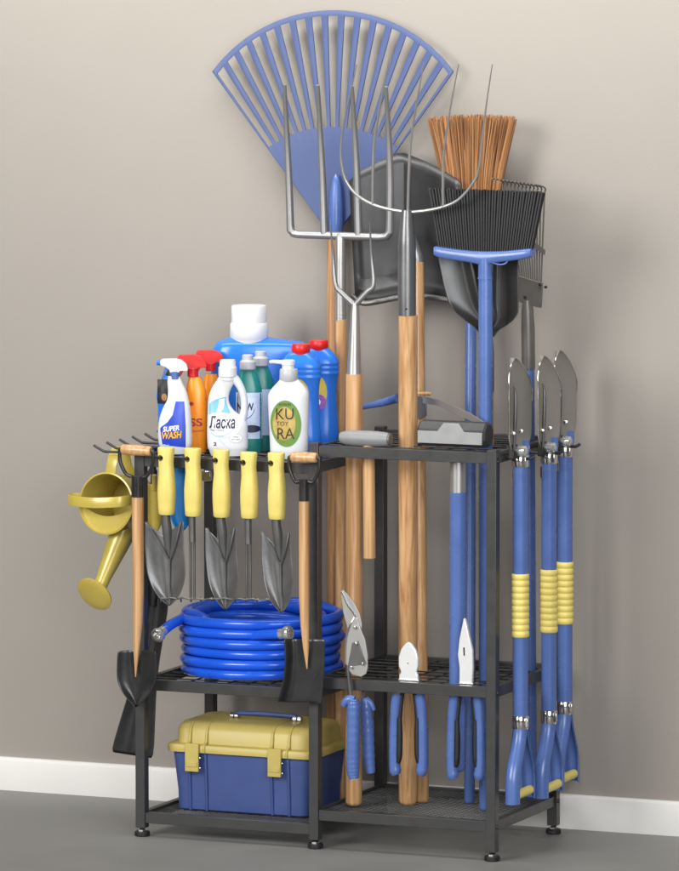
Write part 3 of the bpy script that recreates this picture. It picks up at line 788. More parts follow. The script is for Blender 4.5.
# ------------------------------------------------------------------ snips and pliers on the right middle rail
Y = -0.024
t = thing('tin_snips', 'steel tin snips with blue ribbed handles hanging on the middle rail', 'snips', P(354, 780, Y))
def flat(poly, Y, th, name, m, par, bev=.0008):
    return MB().plate([P(x, y, Y) for x, y in poly], (0, th, 0)).build(name, m, par, bevel=bev, ang=30)
flat([(340.5, 591), (343, 590), (348, 595), (354, 603), (359, 613), (362, 624), (361, 634), (356, 640), (352, 634), (347, 627), (343, 612)], Y+.004, .004, 'blade', M['steel'], t)
flat([(353, 617), (357, 619), (360, 628), (365, 640), (367.5, 655), (367.6, 668), (366, 674), (361, 677), (352, 674.5), (347, 668), (345, 660), (345.5, 645), (348, 633)], Y-.001, .005, 'jaw', M['steel'], t)
MB().tube(crom([P(341.5, 592, Y+.003), P(348, 606, Y+.003), P(354.5, 616, Y+.001), P(350, 625, Y-.002), P(346, 640, Y-.002), P(345.3, 664, Y-.002)], 4), .75*S, 8).build('cutting_edge', M['chrome'], t)
flat([(352, 643), (358, 641), (366, 664), (347.5, 667)], Y-.0035, .003, 'plate', M['darksteel'], t)
for x, y in ((355.3, 627.5), (356.6, 643.7), (351.8, 667.5), (363, 664)):
    MB().lathe(P(x, y, Y-.003), [(0, -.0045), (.003, -.0038), (.0048, -.001), (.005, .002)], 16, 'Y').build('rivet', M['chrome'], t)
MB().tube(crom([P(348, 665, Y), P(349, 680, Y), P(351, 695, Y), P(353, 703, Y)], 4), 1.5*S, 8).build('tang', M['darksteel'], t)
MB().tube(crom([P(361, 670, Y+.03), P(362.5, 688, Y+.036), P(364, 703, Y+.04)], 4), 1.5*S, 8).build('tang', M['darksteel'], t)
def handle_l(pts, r, name, par, m, Y, sq=1.0, n=14):
    q = crom([P(x, y, Y) for x, y in pts], 5); return MB().tube(q, rad([a*S for a in r], q), n, sq=sq).build(name, m, par)
hh = MB()
q = crom([P(x, y, Y) for x, y in ((353, 699), (353.5, 706), (353.3, 730), (353, 755), (353, 770), (354, 779))], 10)
hh.tube(q, [r_*S*(1+.04*math.sin(i*1.9)) for i, r_ in enumerate(rad([5.4, 6.4, 6.6, 6.6, 6.4, 4.8], q))], 14)
hh.build('handle', M['blue'], t)
MB().tube(crom([P(354, 700.5, Y), P(349, 699.5, Y-.002), P(345, 702.5, Y-.004), P(343.5, 706, Y-.004)], 4), rad([5*S, 4.6*S, 3.8*S, 3*S], [0]*13), 12).build('thumb_stop', M['blue'], t)
Y2 = Y+.042
q = crom([P(x, y, Y2) for x, y in ((365, 698), (366, 706), (367.5, 730), (368.5, 755), (370.5, 773))], 10)
MB().tube(q, [r_*S*(1+.04*math.sin(i*1.9)) for i, r_ in enumerate(rad([3.6, 5.6, 6.4, 6.2, 4.4], q))], 14).build('handle', M['blue'], t)
MB().tube(crom([P(366, 700, Y2), P(371, 704, Y2), P(374, 710.5, Y2)], 4), rad([4*S, 3*S, 1.8*S], [0]*9), 10).build('thumb_stop', M['blue'], t)

def plier_handles(cl, cr, y0, y1, Y, t, hook):
    for s_, cx in ((-1, cl), (1, cr)):
        inn = -s_
        q = crom([P(x, y, Y) for x, y in ((cx-s_*1.5, y0), (cx, y0+9), (cx+s_*1.2, y0+25), (cx+s_*1.6, (y0+y1)/2), (cx+s_*1.6, y1-14), (cx+s_*.6, y1-4), (cx-s_*.5, y1))], 5)
        h = MB().tube(q, rad([5.4*S, 5.2*S, 4.9*S, 5.2*S, 5.5*S, 6*S, 4.2*S], q), 14).build('handle', M['blue'], t)
        q = crom([P(x, y, Y-.007) for x, y in ((cx-s_*3.5, y0+24), (cx-s_*3.8, (y0+y1)/2), (cx-s_*3.4, y1-20), (cx-s_*2.4, y1-12))], 5)
        MB().tube(q, rad([2.2*S, 2.9*S, 3*S, 2*S], q), 12).build('grip_inset', M['rubber'], h)
        MB().tube(crom([P(cx-s_*9, y0-16, Y), P(cx-s_*6, y0+2, Y), P(cx-s_*3.6, y0+26, Y)], 4), 2.2*S, 10).build('tang', M['rubber'], t)
Y = 0.026
t = thing('diagonal_pliers', 'pliers with broad white head and blue handles in the right middle shelf', 'pliers', P(408, 775, Y))
hd = flat([(408, 642), (411.5, 644.5), (415.5, 650), (417.8, 658), (418, 666), (416, 672.5), (417.5, 675), (418, 682.5), (398.5, 682), (399, 675), (400.8, 672), (398.4, 666), (398.4, 657), (401, 649), (405, 643.8)], Y-.006, .010, 'head', M['bright'], t, .0025)
MB().lathe(P(408, 663.3, Y-.006), [(0, -.0012), (.0014, -.001), (.0016, .002)], 10, 'Y').build('rivet', M['rubber'], hd)
flat([(398, 679.2), (418.6, 680), (418.6, 683), (398, 682.6)], Y-.009, .004, 'collar', M['chrome'], t, .0008)
plier_handles(396, 421, 694, 775, Y+.002, t, 0)
t = thing('needle_nose_pliers', 'pliers with long tapered silver nose and blue handles beside the right post', 'pliers', P(465, 780, Y))
hd = flat([(463.4, 618.5), (465, 618.5), (468.5, 634), (472.3, 650), (472.8, 668), (472.2, 684.5), (459, 684), (459.2, 668), (457.6, 655), (459, 640)], Y-.006, .010, 'head', M['bright'], t, .002)
MB().tube([P(463.9, 647.5, Y-.0062), P(464.2, 655.5, Y-.0062)], .75*S, 8).build('seam', M['rubber'], hd)
flat([(458.6, 682.5), (473, 683.6), (473, 686), (458.6, 685)], Y-.009, .004, 'collar', M['chrome'], t, .0008)
plier_handles(453.5, 479, 696, 779, Y+.002, t, 1)

# ------------------------------------------------------------------ on the right top shelf
Y = 0.055
t = thing('mallet', 'mallet with rounded pale grey head on the top shelf and wooden handle hanging down', 'mallet', P(366, 558, Y))
c = P(366, 438.5, Y); hz = 8.0*S
MB().lathe(c, [(0, -26*S*1.06), (5.2*S, -25.5*S*1.06), (6.9*S, -22*S), (7.7*S, -14*S), (7.9*S, 0), (7.7*S, 12*S), (7.2*S, 20*S), (6.6*S, 23*S), (6.6*S, 24.5*S)], 32, 'X', sy=1.0).build('head', mat('grey_rubber', (136, 138, 138), .5, 0, .06), t, ang=60)
MB().lathe(c, [(6*S, 24.4*S), (6.1*S, 25*S), (6.1*S, 26.2*S), (5.6*S, 26.8*S), (0, 27*S)], 32, 'X').build('face', M['rakegrey'], t)
pole((368.5, 445), Y+.004, (369.6, 558), Y+.004, 12, 'handle', M['wood'], t, dome=False)

Y = 0.062
t = thing('sledgehammer', 'grey sledgehammer head lying across the top shelf with its blue handle hanging down', 'sledgehammer', P(458, 780, Y))
mb = MB(); c0, c1 = P(421, 438.2, Y), P(489.5, 442.2, Y); L_ = c1.x-c0.x
cz = HR+.0045+12.4*S
def octo(x, r): 
    return [V((x, Y+r*math.cos(pi/8+k*pi/4), cz+r*math.sin(pi/8+k*pi/4))) for k in range(8)]
R8 = 13.4*S
xs = c0.x
mb.loft([octo(xs, R8*.86), octo(xs+.006, R8), octo(xs+L_-.006, R8), octo(xs+L_, R8*.84)])
hm = mb.build('head', mat('cast_dark_steel', (58, 58, 59), .45, .2, .12, 30, .15, 200), t, ang=20, bevel=.0015)
# added plate over collar and front: their lit look painted as paler grey
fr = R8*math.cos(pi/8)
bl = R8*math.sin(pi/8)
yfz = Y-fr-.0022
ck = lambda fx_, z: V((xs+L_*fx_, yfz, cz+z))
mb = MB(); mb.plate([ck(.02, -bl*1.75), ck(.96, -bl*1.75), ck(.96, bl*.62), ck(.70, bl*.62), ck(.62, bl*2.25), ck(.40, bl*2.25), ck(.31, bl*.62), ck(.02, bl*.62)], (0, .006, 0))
mb.build('lit_face_plate', mat('lit_face_grey', (150, 151, 150), .42, .2, .06), hm, bevel=.001)
pole((458.2, 456), Y, (458.2, 492.5), Y, 16.2, 'ferrule', M['steel'], t, dome=False)
pole((458.2, 492), Y, (457.2, 772), Y+.01, 16.6, 'handle', M['blue'], t)

t = thing('hand_saw', 'small saw with blue handle and tapered blade resting on the sledgehammer head', 'saw', P(425, 410, .17))
def sp(px, py): 
    f = (px-363)/125; return P(px, py, .30-.225*f)
q = [sp(362, 407.5), sp(372, 405), (sp(385, 402)), sp(398, 398)]
MB().tube(q, [2.2*S, 3.2*S, 4*S, 4.6*S], 14).build('handle', M['blue'], t)
MB().plate([sp(398, 394), sp(421, 396.5), sp(426, 399), sp(426, 416), sp(419, 420), sp(413, 412), sp(398, 404)], (0, .006, 0)).build('bolster', M['greypaint'], t, bevel=.001)
MB().tube([sp(418, 393.5), sp(429.5, 393.8), sp(431, 394.2)], [1.7*S, 1.9*S, 1.2*S], 10).build('knob', M['wood'], t)
MB().plate([sp(421, 396), sp(440, 400), sp(470, 413), sp(488.5, 425), sp(478, 424.5), sp(460, 416), sp(437, 405.5), sp(421, 403)], (0, .0022, 0)).build('blade', M['steel'], t, bevel=.0004)

# ------------------------------------------------------------------ folding shovels on the right end
XF = XS
def mk_fold():
    b0 = PX(520, 800, XF)
    t = thing('folding_shovel', 'blue folding shovel with grey blade hanging nearest the front post', 'folding shovel', (XF, b0.y, b0.z), 'folding shovels hanging on the right end')
    Q = lambda px, py, dx=0: PX(px, py, XF)+V((dx, 0, 0))
    # blade in the Y-Z plane, dished
    L_ = [(358, 513.2, 514.0), (360, 511.8, 516.2), (364.5, 509.6, 519.6), (371, 508, 523.2), (380, 507.2, 527.2), (391, 507.2, 530.8), (405, 507.2, 530.8), (425, 507.2, 530.8), (438, 507.3, 530.4), (446, 508.5, 528.5), (452, 511, 526)]
    rows = []
    for y, a, b in L_:
        row = []
        for u in range(9):
            s_ = u/8*2-1
            yy = y + (b-a)*(u/8)*(-.18)
            row.append(Q(a+(b-a)*u/8, yy, -.012*(1-s_*s_)+.004))
        rows.append(row)
    bl = MB().sheet(rows).build('blade', mat('blade_grey', (146, 142, 136), .45, .25, .05, 14), t, solid=.0022, subd=1)
    edge = [Q(L_[i][1], L_[i][0], .004) for i in range(9, -1, -1)]+[Q(L_[i][2], L_[i][0]-(L_[i][2]-L_[i][1])*.18, .004) for i in range(0, 7)]
    MB().tube(crom(edge, 3), .55*S, 7).build('edge', M['chrome'], bl)
    MB().tube(crom([Q(512, 450, .005), Q(512, 420, .008), Q(512.5, 395, .0075), Q(513, 386, .002)], 4), rad([1.4*S, 2*S, 1.6*S, .6*S], [0]*13), 10).build('rib', M['darksteel'], bl)
    for x, y in ((511, 433.5), (518.8, 431)):
        MB().lathe(Q(x, y, .006), [(0, .0055), (.0035, .0048), (.0055, .001), (.0056, -.004)], 16, 'X').build('rivet', M['chrome'], bl)
    # hinge
    MB().box(Q(514, 452, -.002), (.016, .026, .034)).build('hinge_block', M['rubber'], t, bevel=.003)
    MB().lathe(Q(516.2, 450.5, .010), [(0, .016), (.009, .0155), (.0118, .013), (.0126, .004), (.0126, -.004)], 22, 'X').build('nut', M['plated'], t)
    MB().tube([Q(525, 440.5), Q(525, 447), Q(523.5, 455)], [4.6*S, 4.9*S, 5.5*S], 8, sq=.8).build('fork_end', M['blue'], t, ang=30)
    # shaft
    ax = lambda py: Q(520.4, py)
    def ring(y0, y1, r, name, m, par=t, n=22): return MB().tube([ax(y0), ax(y0+.6), ax(y1-.6), ax(y1)], [r*.95*S, r*S, r*S, r*.95*S], n).build(name, m, par)
    ring(455, 466.5, 8.5, 'clamp', M['chrome'])
    MB().box(Q(517, 461, .019), (.008, .008, .020)).build('clamp_lug', M['chrome'], t, bevel=.0015)
    MB().tube([Q(512.5, 470, .0), Q(512.5, 481, .0)], 1.3*S, 8).build('pin', M['chrome'], t)
    MB().tube([ax(462), ax(560), ax(640), ax(717)], 7.6*S, 24).build('shaft', M['blue'], t)
    pts = []; rr = []
    n = 10
    for i in range(n):
        y0 = 573.5+63.5*i/n; y1 = 573.5+63.5*(i+1)/n
        for f, r in ((.0, 7.9), (.1, 8.6), (.5, 8.8), (.9, 8.6), (1-.001, 7.9)): pts.append(ax(y0+(y1-y0)*f)); rr.append(r*S)
    MB().tube(pts, rr, 24).build('grip', M['grip'], t, ang=60)
    ring(715.5, 729, 8.3, 'clamp', M['chrome'])
    MB().box(Q(519, 722.5, .020), (.007, .010, .022)).build('clamp_lug', M['chrome'], t, bevel=.0015)
    # D handle: one tube split and bent into two half round limbs
    def limb(sgn):
        path = [(720, 0, 7.4), (735, -1.0, 7.4), (748, -4.0*sgn if sgn < 0 else -3.2, 7.3), (765, -7.0, 7.3), (780, -8.2, 7.2), (800, -8.4, 7.1)]
        path = [(720, 0), (735, .8), (750, 3.4), (766, 6.6), (780, 8.0), (801, 8.2)]
        rings = []
        cpts = crom([V((a, b, 0)) for a, b in path], 4)
        for p in cpts:
            c = ax(p.x); dy = sgn*p.y*.0060*1.0
            rg = []
            r = 7.5*S
            k = min(1, max(0, p.y/6))
            cen = c+V((0, dy, 0))
            outer_, inner_ = [], []
            for j in range(13):
                a = -pi/2+pi*j/12
                outer_.append(cen+V((r*math.sin(a), sgn*r*math.cos(a)*1.0, 0)))
                inner_.append(cen+V((.8*r*math.sin(a), sgn*(.8*r*math.cos(a)), 0)))
            rg = outer_+inner_[::-1]
            rings.append(rg)
        return MB().loft(rings)
    for sgn in (-1, 1): limb(sgn).build('d_handle', M['blue'], t, ang=50)
    zc = ax(793)
    dy = 8.2*.0060
    MB().tube([zc+V((.004, -dy-.004, 0)), zc+V((.004, 0, 0)), zc+V((.004, dy+.004, 0))], 4.6*S, 18).build('hand_grip', M['grip'], t)
    return t
f0 = mk_fold()
def copy_tree(o, parent=None):
    c = o.copy(); COL.objects.link(c)
    if parent: c.parent = parent; c.matrix_parent_inverse = o.matrix_parent_inverse
    for ch in list(o.children): copy_tree(ch, c)
    return c
for dY, dX, dz, lb in ((.137, .02, -.005, 'blue folding shovel with grey blade hanging between the other two'), (.297, 0, -.006, 'blue folding shovel with grey blade hanging nearest the wall')):
    c = copy_tree(f0); c.location = f0.location+V((dX, dY, dz)); c['label'] = lb
by = PX(516, 447, XF).y
for k, dY in enumerate((0, .137, .297)):
    y = by+dY+.018; z = HR-.016; hx_ = (.04, .058, .042)[k]
    MB().tube(crom([V((WT, y, z)), V((XF+hx_-.02, y, z)), V((XF+hx_-.008, y, z+.002)), V((XF+hx_, y, z+.007))], 4), .0036, 10).build('hook', M['wire'], rack)
MB().box((WT+.0145, DEP/2, HR-.016), (.004, DEP, .012)).build('hook_rail', M['rack'], rack)

# ------------------------------------------------------------------ bottles
ZS = HL-.008+.0072
class Bottle:
    def __init__(s, name, label, cat, Y, secs, m, dr=.7, e=2.4, rot=YAW, group=None, part='body', root=None, n=40, k=4):
        py, a, b = secs[-1]; s.Y = Y; s.e = e; s.dr = dr
        s.base = P((a+b)/2, py, Y); s.base = V((s.base.x, Y, ZS))
        s.r = V((math.cos(rot), math.sin(rot), 0)); s.n = V((math.sin(rot), -math.cos(rot), 0))
        s.t = root if root else thing(name, label, cat, s.base, group)
        s.c0 = (a+b)/2
        tab = []
        for py, a, b in secs:
            z = P(s.c0, py, Y).z; tab.append((z, ((a+b)/2-s.c0)*S, (b-a)/2*S))
        tab[-1] = (ZS, tab[-1][1], tab[-1][2])
        pts = crom([V(q) for q in tab], k)
        s.tab = [(p.x, p.y, max(p.z, .0005)) for p in pts]
        rings = []
        for z, c, h in s.tab:
            rg = []
            for j in range(n):
                t = 2*pi*j/n; ca, sa = math.cos(t), math.sin(t); q = 2/e
                rg.append(s.org(z)+s.r*(c+h*math.copysign(abs(ca)**q, ca))+s.n*(h*s.drf(h)*math.copysign(abs(sa)**q, sa)))
            rings.append(rg)
        s.body = MB().loft(rings).build(part, m, s.t, ang=55)
    def org(s, z): return V((s.base.x, s.base.y, z))
    def drf(s, h): return s.dr
    def at(s, z):
        tb = s.tab
        for (z1, c1, h1), (z0, c0, h0) in zip(tb, tb[1:]):
            if z0 <= z <= z1:
                f = (z-z0)/max(1e-9, z1-z0); return c0+(c1-c0)*f, h0+(h1-h0)*f
        return (tb[0][1], tb[0][2]) if z > tb[0][0] else (tb[-1][1], tb[-1][2])
    def pt(s, u, z, eps):
        c, h = s.at(z); q = min(.97, abs((u-c)/h))
        return s.org(z)+s.r*u+s.n*(h*s.dr*(1-q**s.e)**(1/s.e)+eps)
    def uz(s, px, py): return (px-s.c0)*S, P(s.c0, py, s.Y).z
    def patch(s, poly, m, name='label', eps=.0007, par=None, nsub=9):
        q = [s.uz(x, y) for x, y in poly]
        bm = bmesh.new(); vs = [bm.verts.new((u, 0, z)) for u, z in q]; bm.faces.new(vs)
        us = [u for u, z in q]; zs = [z for u, z in q]
        for i in range(1, nsub):
            for co_, no in (((min(us)+(max(us)-min(us))*i/nsub, 0, 0), (1, 0, 0)), ((0, 0, min(zs)+(max(zs)-min(zs))*i/nsub), (0, 0, 1))):
                bmesh.ops.bisect_plane(bm, geom=bm.verts[:]+bm.edges[:]+bm.faces[:], plane_co=co_, plane_no=no)
        return s._map(bm, m, name, eps, par)
    def _map(s, bm, m, name, eps, par):
        mb = MB(); bm.verts.index_update()
        mb.v = [s.pt(v.co.x, v.co.z, eps) for v in bm.verts]; mb.f = [tuple(v.index for v in f.verts) for f in bm.faces]
        bm.free()
        return mb.build(name, m, par or s.body, ang=80)
    def ell(s, cx, cy, rx, ry, m, name='label', eps=.0007, par=None, rot=0):
        cr, sr = math.cos(rot), math.sin(rot)
        return s.patch([(cx+rx*math.cos(a)*cr-ry*math.sin(a)*sr, cy+rx*math.cos(a)*sr+ry*math.sin(a)*cr) for a in [2*pi*k/40 for k in range(40)]], m, name, eps, par)
    def stroke(s, pts, w, m, name, par, eps=.0012):
        q = crom([V((x, y, 0)) for x, y in pts], 5)
        mb = MB(); vs = []
        for i, p in enumerate(q):
            d = (q[min(i+1, len(q)-1)]-q[max(i-1, 0)]).normalized(); nn = V((-d.y, d.x, 0))*w/2
            for a in (p+nn, p-nn): vs.append(s.pt(*s.uz(a.x, a.y), eps))
        mb.add(vs, [(2*i, 2*i+1, 2*i+3, 2*i+2) for i in range(len(q)-1)])
        return mb.build(name, m, par, ang=80)
    def text(s, txt, cx, cy, w, h, m, par, eps=.0014, bold=0, shear=0, name='lettering', rise=0):
        cu = bpy.data.curves.new('t', 'FONT'); cu.body = txt; cu.align_x = 'CENTER'; cu.offset = bold; cu.shear = shear; cu.resolution_u = 4
        ob = bpy.data.objects.new('t', cu); COL.objects.link(ob)
        dg = bpy.context.evaluated_depsgraph_get(); dg.update()
        me = bpy.data.meshes.new_from_object(ob.evaluated_get(dg))
        bpy.data.objects.remove(ob); bpy.data.curves.remove(cu)
        xs_ = [v.co.x for v in me.vertices]; ys_ = [v.co.y for v in me.vertices]
        x0, x1, y0, y1 = min(xs_), max(xs_), min(ys_), max(ys_)
        mb = MB(); 
        for v in me.vertices:
            fx_ = (v.co.x-x0)/(x1-x0)-.5; fy_ = (v.co.y-y0)/(y1-y0)-.5
            u, z = s.uz(cx+fx_*w, cy-fy_*h-rise*fx_)
            mb.v.append(s.pt(u, z, eps))
        mb.f = [tuple(p.vertices) for p in me.polygons]; bpy.data.meshes.remove(me)
        return mb.build(name, m, par, ang=80)
def rpt(s, px, py, d=0):       # point in the bottle's facing plane
    u, z = s.uz(px, py); return s.org(z)+s.r*u+s.n*d
def trigger(b, cx, ytop, m_head, m_trig, m_collar, sc=1.0, nozzle=None):
    """spray head: side outline extruded, nozzle to the left"""
    o = [(-14.5, 2), (-14, 0), (-11, -1.2), (2, -1.5), (8, 0), (12.5, 4), (14, 8.5), (13.8, 11), (5.5, 11), (5.5, 12.5), (-4.5, 12.5), (-5, 9.8), (-9, 7), (-14, 5.2)]
    poly = [rpt(b, cx+x*sc, ytop+1.5+y*sc, .0105) for x, y in o]
    MB().plate(poly, -b.n*.021).build('spray_head', m_head, b.t, bevel=.004, seg=3, ang=60)
    poly = [rpt(b, cx+x*sc, ytop+1.5+y*sc, .005) for x, y in ((-9.5, 6), (-5.6, 8.5), (-7, 12), (-10, 17), (-12.2, 20), (-13.4, 20.3), (-13.2, 18), (-11, 12))]
    MB().plate(poly, -b.n*.010).build('trigger', m_trig, b.t, bevel=.0015)
    if nozzle:
        a, c = rpt(b, cx-13*sc, ytop+4, 0), rpt(b, cx-18*sc, ytop+4, 0)
        MB().tube([a, c], 2.8*S, 12).build('nozzle', nozzle, b.t, bevel=.0006)
    a, c = rpt(b, cx+.5*sc, ytop+13*sc, 0), rpt(b, cx+.5*sc, ytop+21*sc, 0)
    MB().tube([a, c], 5.2*S*sc, 18).build('collar', m_collar, b.t, bevel=.0008)
def cap(b, cx, prof, m, name='cap'):
    c = rpt(b, cx, prof[0][1], 0)
    z0 = c.z
    return MB().lathe(V((c.x, c.y, 0)), [(0, P(b.c0, prof[0][1], b.Y).z)]+[(r*S, P(b.c0, y, b.Y).z) for r, y in prof], 36).build(name, m, b.t, ang=40)

# white spray with a blue label
b = Bottle('spray_bottle', 'white trigger spray bottle with blue label, front left on the top shelf', 'spray bottle', .075,
    [(376, 168, 180), (383, 167.5, 183), (392, 168, 187), (400, 167, 189), (408, 163, 190.5), (418, 159.5, 191.5), (430, 158, 192.3), (442, 158.5, 192.5), (447, 160, 191.5), (450, 163, 189)], M['white'], .62, 2.6)
trigger(b, 174.5, 358.5, M['white'], M['blue'], M['blue'], .98, M['jug'])
lb = b.patch([(176, 400.7), (184.6, 400.7), (185.2, 410), (186, 425), (186, 446.5), (162.5, 444), (160.3, 428), (161.5, 426), (168, 421), (173, 414)], M['lblue'])
b.text('SUPER', 171.5, 427.5, 16.5, 5.2, M['lwhite'], lb, bold=.03, shear=.15, rise=2)
b.text('WASH', 172, 434, 20.5, 7.8, M['ink'], lb, eps=.0012, bold=.075, shear=.15, rise=1.5)
b.text('WASH', 172, 434, 20, 7.2, M['inky'], lb, eps=.0018, bold=.03, shear=.15, rise=1.5)
b.text('500 ml', 165.5, 444.3, 7, 2, M['lwhite'], lb, bold=.01)

# dark bottle behind it
b = Bottle('spray_bottle', 'black and blue bottle half hidden behind the white spray bottle', 'spray bottle', .135,
    [(374, 166, 176), (379, 163, 179), (386, 158.5, 181), (392, 157, 181.5), (398, 156.5, 182), (403, 157.5, 182), (412, 158, 182), (440, 158, 182), (444, 159, 181)], M['jug'], .6, 2.4)
b.patch([(157.6, 379), (181, 379), (181.5, 403), (157.6, 403)], M['rubber'], eps=.002)
b.ell(164.5, 396.5, 2.6, 3.8, M['woodd'], 'emblem', eps=.0028)
cap(b, 171, [(5, 366), (5.4, 368), (5.4, 375)], M['rubber'])

# orange sprays
b = Bottle('spray_bottle', 'orange spray bottle with red trigger and red lettering, behind the white handled bottle', 'spray bottle', .125,
    [(377, 189, 201), (384, 187.5, 204), (394, 186, 206.8), (408, 185, 208), (430, 185, 208), (446, 186, 207), (449, 187, 206)], M['orange'], .7, 2.5, group='orange spray bottles')
trigger(b, 192.5, 354.5, M['red'], M['red'], M['red'], 1.05)
b.text('SS', 196.2, 421.5, 13, 8, M['inkred'], b.body, bold=.02, name='lettering')
b.text('desinfect', 198, 429.8, 13, 2.4, M['inkred'], b.body, name='lettering', rise=.8)
b.ell(191.5, 403, 2.4, 1.8, M['inkred'])
b = Bottle('spray_bottle', 'orange spray bottle with red trigger, behind and right of the other orange one', 'spray bottle', .215,
    [(374, 205, 217), (381, 203.5, 219), (392, 202, 221), (410, 201, 222), (430, 201, 222), (443, 202, 221)], M['orange'], .7, 2.5, group='orange spray bottles')
trigger(b, 210.5, 349.8, M['red'], M['red'], M['red'], 1.0)

# white handled bottle
b = Bottle('detergent_bottle', 'white detergent bottle with loop handle and Cyrillic lettering, middle of the front row', 'bottle', .085,
    [(376, 219, 236.5), (380, 217, 237), (387, 212.5, 232), (396, 209, 229), (404, 208, 230), (411, 207.7, 235), (418, 207.4, 244), (424, 207.2, 247.5), (434, 207, 248), (446, 207.6, 248.2), (450, 209, 247), (452.5, 211, 245)], M['white'], .52, 2.6)
cap(b, 227.8, [(7.4, 359.6), (7.9, 361), (8.1, 366), (9.3, 367.4), (9.3, 376), (8.2, 377), (8.2, 380)], M['white'])
q = crom([rpt(b, x, y) for x, y in ((231, 376), (236.5, 380.5), (241.5, 389), (244.2, 399), (244.4, 410), (242.5, 419), (240.5, 425))], 5)
MB().tube(q, rad([5*S, 4.3*S, 3.7*S, 3.5*S, 3.6*S, 4.4*S, 5*S], q), 16, sq=1.25).build('handle', M['white'], b.t)
b.patch([(209, 403.8), (212, 401), (218, 398), (226, 396.3), (226.5, 402), (228.5, 407), (231, 413), (227, 412.2), (220, 411), (213, 412.3), (209, 414)], M['lcyan'])
b.patch([(219.6, 399), (225, 398), (223.8, 407.5), (221, 411.2), (216.5, 411.2), (218.3, 407)], M['lwhite'], 'pictogram', eps=.0011)
b.ell(227, 424, 14.5, 11.5, M['lwhite'], eps=.0009)
b.stroke([(214, 414.5), (222, 412.6), (232, 413.6), (238, 418.5), (239, 425), (235, 431), (228, 434)], .55, M['lgrey'], 'swirl', b.body)
b.text('Ласка', 222.5, 421.3, 26, 12.5, M['ink'], b.body, bold=.026, shear=.12, name='lettering')
b.text('бережная', 217.5, 429.2, 13.5, 2.1, M['ink'], b.body, name='lettering')
b.stroke([(211, 432), (216, 435), (222, 435), (228, 433), (233, 429), (235, 425)], .5, M['lcyan'], 'swirl', b.body)
b.ell(236, 437.3, 7.0, 4.6, M['lgrey'], 'emblem')
b.ell(236, 437.3, 6.2, 3.9, M['lwhite'], 'emblem', eps=.0011)
b.text('гель', 236, 436, 5, 1.6, M['ink'], b.body, eps=.0016, name='lettering')
b.text('для стирки', 236, 438.6, 9, 1.7, M['ink'], b.body, eps=.0016, name='lettering')
b.text('2', 215.2, 443, 3, 3.6, M['ink'], b.body, bold=.03, name='lettering')
b.stroke([(219, 438), (226, 445), (231, 450)], .5, M['lgrey'], 'swirl', b.body)

# green bottles
def green(label, Y, x, dy, big):
    b = Bottle('cleaner_bottle', label, 'bottle', Y,
        [(368+dy, x+3.5, x+14), (371+dy, x+1, x+16.5), (378+dy, x-1, x+19.5), (388+dy, x-2.5, x+22.5), (396+dy, x-3, x+23.5), (420+dy, x-3, x+23.5), (444+dy, x-3, x+23.5), (449+dy, x-2, x+22.5)], M['green'], .62, 2.6, group='green bottles with pale labels')
    cap(b, x+8.8, [(4.2, 354.5+dy), (5.6, 355.2+dy), (5.6, 359.5+dy), (6.2, 360.2+dy), (8.1, 361.5+dy), (8.1, 368.6+dy), (7.4, 369.3+dy), (6, 370+dy)], M['greycap'])
    lb = b.patch([(x-2.9, 392+dy), (x+23.3, 392+dy), (x+23.3, 438+dy), (x-2.9, 438+dy)], M['lpale'])
    if big:
        for k in range(8): b.stroke([(x-2, 396+dy+k*5.3), (x+10, 396+dy+k*5.3), (x+22.8, 396+dy+k*5.3)], .35, M['lgrey'], 'print_line', lb)
        b.text('NEW', x+6.5, 406, 17, 7.5, M['ink'], lb, bold=.03)
        b.stroke([(x+4, 417.5), (x+10, 417), (x+14.5, 412), (x+15.5, 408)], .6, M['ink'], 'swirl', lb)
        b.text('care', x+4, 422.5, 8, 2.4, M['ink'], lb, bold=.02)
        b.ell(x+13, 428, 9.0, 3.8, M['ink'], 'badge', par=lb, eps=.0013)
green('teal green bottle with pale striped label and dark badge, beside the white handled bottle', .165, 239, 0, True)
green('teal green bottle mostly hidden, between the other green bottle and the pump bottle', .225, 252, -3.5, False)

# pump bottle
b = Bottle('pump_bottle', 'white pump bottle with round green and gold label, right end of front row', 'pump bottle', .085,
    [(378.5, 280.5, 297.5), (380, 279.5, 299), (384, 276, 303), (389, 271.5, 307), (393, 269, 308.6), (398, 268, 309), (410, 268.4, 308.8), (430, 269.4, 308.2), (446, 270, 308), (452, 270.4, 307.6), (454.5, 272.5, 305.5)], M['white'], .6, 3.0)
cap(b, 288.8, [(8.4, 368.6), (8.9, 369.4), (9.3, 379.5), (8.6, 380.5)], M['greycap'], 'collar')
cap(b, 288.2, [(5.8, 359.8), (6.7, 360.6), (6.7, 364.6), (6.0, 365.2), (6.0, 368.7)], M['white'], 'pump_head')
q = [rpt(b, x, y) for x, y in ((287, 362.6), (280, 362), (273.5, 361.6), (269.5, 362))]
MB().tube(q, [2.2*S, 2.2*S, 1.9*S, 1.4*S], 12).build('spout', M['white'], b.t)
lb = b.ell(286, 422.5, 15.3, 23.3, M['lgreen'], rot=-.06)
b.ell(284.3, 422.5, 11.4, 16.8, M['lgold'], 'emblem', par=lb, eps=.0011)
b.text('KU', 285, 412.8, 17.5, 11, M['inkbrown'], lb, eps=.0016)
b.text('TOY', 282.5, 422.5, 12, 4.2, M['inkbrown'], lb, eps=.0016)
b.text('RA', 286, 432.3, 17, 11, M['inkbrown'], lb, eps=.0016)
b.text('AVALIN', 285, 403.2, 12, 2.6, M['inkbrown'], lb, eps=.0016)

